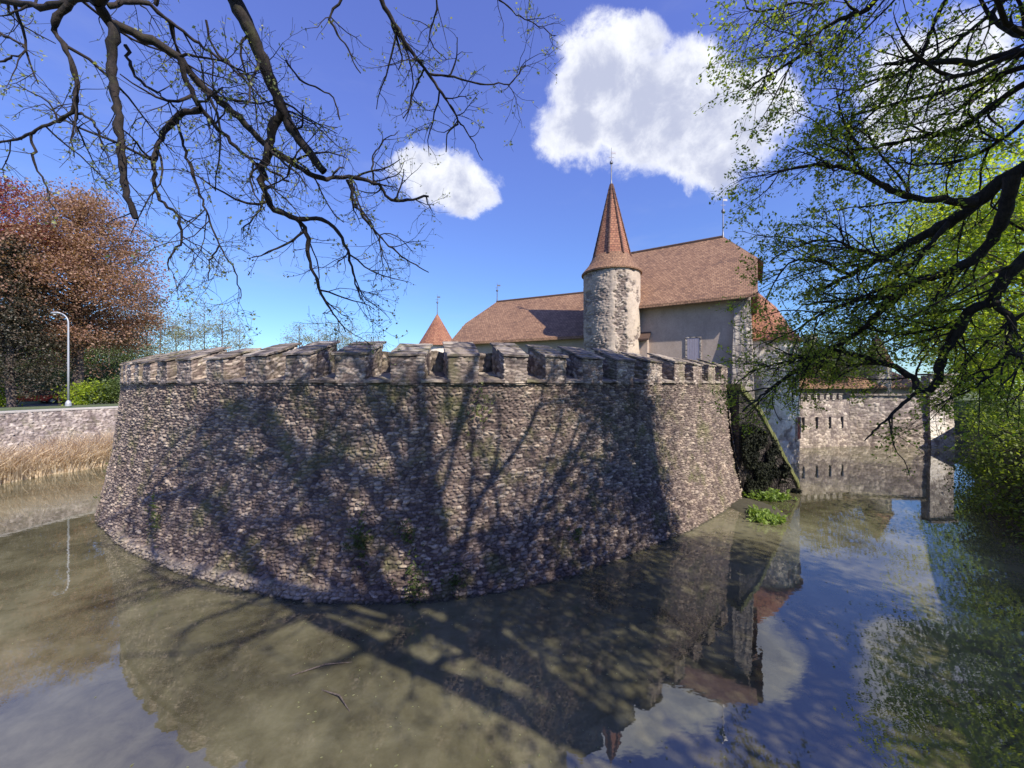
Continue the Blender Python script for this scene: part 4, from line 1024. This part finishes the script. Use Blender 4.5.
def crown_tree(name, loc, h, rx, ry, base, clumps, per, lsize, leafm, barkm, label, cat, group=None, seed=1, tr=.3, shape='round', clump_r=.9, gap=0., share=None):
    root = empty(name, loc, label, cat, group)
    r = np.random.default_rng(seed); t = Tree(seed)
    tp_ = np.array([r.normal()*.2, r.normal()*.2, h*.92])
    t.limb([(0,0,-.4), (r.normal()*.1, r.normal()*.1, h*.3), tuple(tp_*.7), tuple(tp_)], tr, tr*.12, None, wob=.02)
    cen = []; tries = 0
    while len(cen) < clumps and tries < clumps*60:
        tries += 1
        p = r.uniform(-1, 1, 3); rr = np.linalg.norm(p)
        if rr > 1 or rr < .35: continue
        z = base+(h-base)*(p[2]+1)/2
        if shape == 'cone': k = (1-(z-base)/(h-base)); q = p.copy(); q[:2] = unit(p[:2])*r.uniform(.3, 1)*k if True else 0
        else: q = p
        c = np.array([q[0]*rx, q[1]*ry, z])
        if fbm(np.array([c[0]/2.2+seed]), np.array([c[2]/1.8+c[1]/2.5]), 3, seed)[0] < .32+gap: continue
        cen.append(c)
    cen = np.array(cen)
    for c in cen:
        if r.random() < .45: continue
        zt = max(h*.12, c[2]-np.hypot(c[0], c[1])*r.uniform(.15, .6)); zt = min(zt, h*.85)
        a = np.array([0, 0, zt]); m_ = (a+c)/2+np.array([0, 0, .25*r.normal()])
        m_[2] += .1*np.linalg.norm(c-a)
        t.T.add(np.array([a, a*.6+m_*.4, m_, m_*.4+c*.6, c]), tr*.22, .012)
        for _ in range(3):
            d = r.normal(size=3)*clump_r*.7; t.tw.add(np.array([c-d*.2, c+d*.5+r.normal(size=3)*.05, c+d]), .014, .006)
    k = per; pos = np.repeat(cen, k, 0)+np.clip(r.normal(size=(len(cen)*k, 3)), -2, 2)*np.array([clump_r, clump_r, clump_r*.55])*np.repeat(r.uniform(.5, 1.2, len(cen)), k)[:, None]
    V, Fc = leaves(pos, lsize, .65, up=.6)
    a = link('trunk', t.T.mesh('trunk'), barkm, root, local=True); b_ = link('twigs', t.tw.mesh('twigs'), barkm, root, local=True)
    c_ = link('crown', npmesh('crown', V, Fc), leafm, root, local=True)
    return root
def copy_tree(o, loc, rz, sc, label):
    n_ = o.copy(); COL.objects.link(n_); n_.location = loc; n_.rotation_euler[2] = rz; n_.scale = (sc, sc, sc); n_['label'] = label
    for ch in list(o.children):
        q = ch.copy(); COL.objects.link(q); q.parent = n_
    return n_

# left background
x, y = P(78, 384, 42)[:2]; crown_tree('copper_beech', (x, y, 2.7), 23.2, 6.4, 7, 3.6, 330, 260, .21, M['copper'], M['barkred'], 'broad copper leaved beech tree behind the street lamp', 'tree', seed=3, tr=.55, clump_r=1.15)
x, y = P(-8, 384, 38)[:2]; crown_tree('red_maple', (x, y, 2.7), 23.7, 5.2, 5, 11, 130, 190, .19, M['redl'], M['barkred'], 'deep red leaved maple at the left edge, behind the dark conifer', 'tree', seed=5, tr=.4, clump_r=1.1)
x, y = P(12, 384, 36)[:2]; crown_tree('dark_conifer', (x, y, 2.7), 16.2, 4.2, 4.2, 1.2, 190, 190, .17, M['fir'], M['barkred'], 'dark layered conifer at the left edge of the bank', 'tree', seed=6, tr=.35, shape='cone', clump_r=.85)
for i, (px, d, h, rr, lm, lab) in enumerate([(-6,23,1.6,1.5,'leafb','bright low shrub at the extreme left beyond the bank wall'),(88,24,1.7,1.3,'leafb','bright low shrub just right of the lamp foot'),(113,25,2.0,1.4,'leafg','low shrub on the grass beside the bastion edge'),(2,33,3.4,2.2,'leafg','green shrub at far left beneath the conifer'),(60,35,3.8,1.9,'leafg','rounded green shrub behind the street lamp foot'),(92,37,3.6,2.3,'leafg','mid green shrub right of the lamp foot'),
        (118,38,5.0,2.5,'leafg','taller green shrub beside the bastion edge'),(137,46,8.5,3.2,'leafg','light green young tree just above the left end of the battlements'),(30,37,3.0,2.2,'leafg','low green shrub behind the red car')]):
    d += 15; x, y = P(px, 384, d)[:2]; crown_tree('green_shrub', (x, y, 2.6), h*1.15+.6, rr*1.3, rr*1.2, .3, 42, 90, .2, M[lm], M['bark2'], lab, 'shrub', 'green shrubs below the left bank trees', seed=30+i, tr=.08, clump_r=.6)
bare = crown_tree('budding_tree', (P(160,384,60)[0], 60, 3.3), 14.5, 3.2, 3.2, 3, 90, 40, .2, M['pale_bud'], M['bark2'], 'pale budding tree beyond the left end of the battlements', 'tree', 'thin budding trees on the horizon', seed=71, tr=.18, clump_r=.9)
bare2 = crown_tree('budding_tree', (P(205,384,64)[0], 64, 3.3), 16.0, 2.6, 2.6, 4, 80, 26, .18, M['pale_bud'], M['bark2'], 'slender nearly bare tree, second from the left above the battlements', 'tree', 'thin budding trees on the horizon', seed=72, tr=.15, clump_r=.8)
k = 0
ordn = ['third','fourth','fifth','sixth','seventh','eighth','ninth','tenth','eleventh','twelfth','thirteenth','fourteenth']
for px, d, sc in sorted([(146,62,.95),(176,66,.95),(190,58,.85),(222,63,1.0),(240,70,.85),(300,78,1.0),(318,74,.92),(335,72,.95),(352,80,.95),(372,84,.9),(128,70,1.1),(110,66,1.15)]):
    x = P(px, 384, d)[0]; src = bare if k % 2 else bare2
    copy_tree(src, (x, d, 3.3), k*1.3, sc, f'thin budding horizon tree, {ordn[k]} of the row counted from the left')
    k += 1
# more distant trees closing the horizon outside and behind
rg = np.random.default_rng(99)

wt = None
for i_, (px, d, sc, wd) in enumerate([(-30,66,1.0,'at the extreme left'),(14,64,.85,'behind the dark conifer'),(48,68,1.05,'left of the lamp pole'),(84,66,.9,'right of the lamp pole'),(112,70,1.0,'just left of the bastion edge')]):
    q_ = P(px, 384, d)
    if wt is None: wt = crown_tree('woodland_tree', (q_[0], q_[1], 2.6), 11.5, 5.2, 5, .4, 120, 110, .3, M['leafg'], M['bark2'], 'green woodland tree low behind the cars, '+wd, 'tree', 'woodland trees behind the left bank', seed=55, tr=.25, clump_r=1.2)
    else: copy_tree(wt, (q_[0], q_[1], 2.6), i_*1.7, sc, 'green woodland tree low behind the cars, '+wd)
# right side background: bright spring tree, others, hedge
x, y = P(985, 384, 17)[:2]; crown_tree('bright_spring_tree', (23.2, 16.2, 3.2), 12.9, 6.3, 5.0, 1.6, 280, 200, .14, M['leafb'], M['bark2'], 'bright yellow green spring tree behind the dark limbs at right', 'tree', seed=15, tr=.3, clump_r=.95, gap=.03)
crown_tree('spring_tree', (39.5, 32.0, 3.2), 15, 5, 5, 2., 120, 130, .2, M['leafb'], M['bark2'], 'second yellow green tree farther along the right bank', 'tree', seed=16, tr=.3, clump_r=1.0)
crown_tree('castle_garden_tree', (28.5, 35.0, 4.5), 5.4, 4.5, 2.0, .6, 90, 110, .17, M['leafg'], M['bark2'], 'mid green bushy tree rising over the far shaded wall', 'tree', seed=17, tr=.2, clump_r=.8)
crown_tree('shade_tree', (11.8, -.2, 3.0), 11.5, 5.4, 4.2, 3.4, 210, 150, .14, M['leafg'], M['bark2'], 'leafy tree on the near bank at right, outside the picture, shading the water', 'tree', seed=41, tr=.3, clump_r=.9)
crown_tree('spring_shrub', (41.5, 31.5, 3.0), 5.0, 4.5, 3.5, .2, 70, 110, .2, M['leafb'], M['bark2'], 'bright green shrub on the bank just right of the pale stone tower', 'shrub', seed=19, tr=.12, clump_r=.8)
# hedge overhanging the water on the right bank
def hedge():
    root = empty('bank_hedge', (17.8, 14, 1), 'dark leafy hedge overhanging the water on the right bank', 'hedge')
    r = np.random.default_rng(5); t = Tree(5); cen = []
    path = np.array([(14.2,9.4),(16.2,11.8),(17.9,14.2),(19.7,16.3),(22.7,18.8),(26.4,21.8)])
    for k in range(330):
        i = r.integers(0, len(path)-1); f = r.random(); p = path[i]*(1-f)+path[i+1]*f
        c = np.array([p[0]+r.uniform(-.35, 2.4), p[1]-r.uniform(-.3, .8), 3.7*r.random()**1.35+.1]); cen.append(c)
        s0 = np.array([p[0]+1.8, p[1]-.8, 1.2+r.uniform(0, 1.4)]); m_ = (s0+c)/2+np.array([0,0,.3]); t.T.add(np.array([s0, m_, c]), .03, .01)
    cen = np.array(cen); kk = 120
    pos = np.repeat(cen, kk, 0)+np.clip(r.normal(size=(len(cen)*kk, 3)), -2, 2)*np.array([.42, .42, .2]); pos = pos[pos[:, 2] > .06]
    V, Fc = leaves(pos, .11, .6, up=1.5); link('foliage', npmesh('foliage', V, Fc), M['leafd'], root); link('stems', t.T.mesh('stems'), M['bark'], root)
hedge()
def ivy():
    r = np.random.default_rng(8); root = empty('ivy', (11.2, 17, 1), 'ivy mass with shade put into its dark leaves, covering the wall end beside the bastion', 'climbing plant'); t = Tree(8)
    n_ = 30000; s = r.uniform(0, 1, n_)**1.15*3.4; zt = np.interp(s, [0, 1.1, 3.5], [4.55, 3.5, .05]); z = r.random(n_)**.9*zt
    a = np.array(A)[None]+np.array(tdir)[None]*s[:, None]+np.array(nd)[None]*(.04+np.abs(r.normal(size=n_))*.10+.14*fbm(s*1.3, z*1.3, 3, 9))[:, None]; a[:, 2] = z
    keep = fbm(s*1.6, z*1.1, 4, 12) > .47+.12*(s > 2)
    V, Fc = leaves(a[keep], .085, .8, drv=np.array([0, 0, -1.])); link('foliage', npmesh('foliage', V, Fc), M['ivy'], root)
    for k in range(40):
        s0 = r.uniform(.1, 3.2); zt = np.interp(s0, [0, 1.1, 3.5], [4.5, 3.5, .3]); q = [np.array(A+tdir*(s0+r.normal()*.05*w)+nd*.07)+np.array([0,0,zt*w/6]) for w in range(7)]; t.T.add(np.array(q), .02, .006)
    link('stems', t.T.mesh('stems'), M['bark'], root)
ivy()

def plant(name, c, n_, rad, h, lm, label, cat, group=None, size=.12, on_wall=False, nrm=None):
    r = np.random.default_rng(int(abs(c[0]*100))+n_); root = empty(name, tuple(c), label, cat, group); t = Tree(3)
    V = []; Fc = []; pos = []; dirs = []
    for k in range(n_):
        a = r.uniform(0, 2*math.pi); e = r.uniform(.25, 1.3); d = np.array([math.cos(a)*math.cos(e), math.sin(a)*math.cos(e), math.sin(e)])
        if nrm is not None: d = unit(d*.8+nrm*.6)
        ln = h*r.uniform(.4, 1); b0 = np.array([r.normal()*rad*.5, r.normal()*rad*.5*(0 if on_wall else 1), (r.normal()*rad*.9 if on_wall else 0)])
        if on_wall: b0 = np.array(c)*0+np.array([b0[0], b0[0]*(-nrm[0]/max(1e-3, -nrm[1]))*-1 if abs(nrm[1]) > .2 else 0, b0[2]])
        q = np.array([b0, b0+d*ln*.5, b0+d*ln+np.array([0, 0, -.12*ln])]); t.T.add(q, .006, .003)
        for w in range(5): f = r.uniform(.3, 1); pos.append(q[0]*(1-f)+q[2]*f+r.normal(size=3)*.02); dirs.append(d)
    V, Fc = leaves(np.array(pos), size, .5, drv=np.array(dirs)); link('leaves', npmesh('leaves', V, Fc), M[lm], root, local=True); link('stems', t.T.mesh('stems'), M[lm], root, local=True)
for (px, py, n_, rad, h, lab) in [(752,498,40,.3,.5,'small bright green plant clump against the foot of the bastion corner'),(766,520,130,.55,.45,'low wide tuft of green water plants on the mud spit'),(780,500,60,.4,.55,'bright leafy waterside clump at the dark wall foot'),(766,500,50,.35,.5,'middle clump of broad leaved plants on the mud spit')]:
    d = F*CAMZ/(py-384); c = P(px, py, d); c[2] = .03; plant('water_plant', c, n_, rad, h, 'lush', lab, 'plant', 'green plants on the mud spit by the bastion', .16)
# mud spit
b = MB(); cx, cy = P(768, 515, F*CAMZ/131)[:2]
b.lathe((0, 0), [(0, .08), (.5, .07), (.9, .04), (1.2, 0.), (1.6, -.2)], 28)
for v in b.bm.verts: v.co.x = cx+v.co.x*.75; v.co.y = cy+.9+v.co.y*1.3; v.co.x += random.uniform(-.08, .08); v.co.z += random.uniform(-.02, .04)
tag(b.build('mud_spit', M['ground'], smooth=True), kind='structure')
# plants rooted in the joints of the bastion
def wall_at(px, z):
    us = np.linspace(14, U1, 800); p = bas_pos(us, np.full(800, z+.35)); x = 512+F*p[:, 0]/p[:, 1]; u = np.interp(px, x, us)
    return bas_pos(np.array([u]), np.array([z+.35]))[0], BAS.nor(np.array([u]))[0]
for (px, z, n_, rad, h, lm, lab) in [(362,1.3,70,.3,.28,'leafg','trailing green wall plant in the joints left of the trunk shadow'),(410,1.5,40,.25,.25,'leafg','small leafy tuft at mid height on the bastion face, right of the trailing plant'),
        (415,.35,70,.35,.3,'leafg','green ferny tuft at the waterline of the bastion front'),(455,.45,30,.2,.25,'leafg','small fern at the bastion foot beside the trunk shadow'),(575,1.0,24,.15,.22,'leafg','sprig on the right part of the bastion near the water'),
        (480,4.3,40,.3,.18,'bud','yellow green moss tuft high under the battlements'),(100,1.0,60,.4,.3,'leafg','yellow green growth on the far left foot of the bastion'),(160,1.2,40,.4,.25,'leafg','small green growth low on the left curve of the bastion')]:
    p, nr = wall_at(px, z); plant('wall_plant', p+np.array([nr[0], nr[1], 0])*.06, n_, rad, h, lm, lab, 'plant', 'plants rooted in the bastion joints', .07, True, np.array([nr[0], nr[1], 0]))

# dry reeds along the left bank
def reeds():
    r = np.random.default_rng(4); n_ = 42000; u = r.uniform(2, BW.L-8, n_); off = 1.0+r.random(n_)**.8*2.2*(.75+.5*fbm(u/3, u*0, 3, 5))
    base = BW.at(u)+BW.nor(u)*off[:, None]; h = r.uniform(.7, 2.1, n_)*(.55+.8*fbm(u/2.2, off, 3, 6))*np.interp(off, [1, 2.5, 3.6], [1.1, 1., .55])
    lean = r.normal(size=(n_, 2))*.25+np.array([.35, -.25]); w = .03
    b0 = np.c_[base, np.full(n_, -.05)]; m_ = b0+np.c_[lean*h[:, None]*.35, h*.65]; tp2 = b0+np.c_[lean*h[:, None]*1.0, h*(.9+.1*r.random(n_))]
    a = r.uniform(0, math.pi, n_); s = np.c_[np.cos(a), np.sin(a), 0*a]*w
    V = np.stack([b0-s, b0+s, m_+s*.8, m_-s*.8, tp2+s*.15, tp2-s*.15], 1).reshape(-1, 3); k = np.arange(n_)[:, None]*6
    Fc = np.concatenate([k+np.array([[0,1,2,3]]), k+np.array([[3,2,4,5]])])
    o = link('dry_reeds', npmesh('dry_reeds', V, Fc), M['reed']); tag(o, 'pale straw coloured dry reeds along the foot of the left bank wall', 'reeds', kind='stuff')
reeds()
# mud strip under the reeds
n = 60; us = np.linspace(0, BW.L, n); r_ = np.random.default_rng(3); a = BW.at(us)+BW.nor(us)*.9; c = BW.at(us)+BW.nor(us)*(3.3+.3*r_.normal(size=n))[:, None]
o = link('mud_bank', npmesh('mud_bank', np.concatenate([np.c_[c, np.full(n, -.03)], np.c_[(a+c)/2, np.full(n, .05)], np.c_[a, np.full(n, .25)]]), grid_faces(n, 3), smooth=True), M['ground']); tag(o, kind='structure')
# sticks poking out of the water
for (x0, y0, x1, y1, lab) in [(322,690,350,712,'thin bent twig floating on the water in front of the bastion'),(290,676,352,662,'long pale twig lying in the shallow water left of centre')]:
    d0, d1 = F*CAMZ/(y0-384), F*CAMZ/(y1-384); p0 = P(x0, y0, d0); p1 = P(x1, y1, d1); b = MB()
    b.tube([p0, (p0+p1)/2+np.array([.05, .03, .06]), p1], [.009, .012, .006], 6); tag(b.build('floating_twig', M['bark2']), lab, 'twig')
# pollen, petals and small leaves drifting on the water
def litter():
    r = np.random.default_rng(12); n_ = 5200
    x = r.uniform(-16, 16, n_); y = r.uniform(3.8, 22, n_); keep = (fbm(x/1.6, y/1.2, 4, 7) > .52) & (sdf(x, y) < -.2)
    pos = np.c_[x, y, np.full(n_, .006)][keep]; k = len(pos); a = r.uniform(0, 2*math.pi, k); s_ = r.uniform(.008, .028, k)[:, None]
    d = np.c_[np.cos(a), np.sin(a), 0*a]; w = np.c_[-np.sin(a), np.cos(a), 0*a]
    V = np.stack([pos-d*s_, pos+w*s_*.5+[0,0,.002], pos+d*s_, pos-w*s_*.5+[0,0,.002]], 1).reshape(-1, 3)
    o = link('floating_litter', npmesh('floating_litter', V, np.arange(k*4).reshape(-1, 4)), M['pale_bud']); tag(o, 'tiny pale bud scales and leaves scattered on the moat water', 'leaf litter', kind='stuff')
litter()
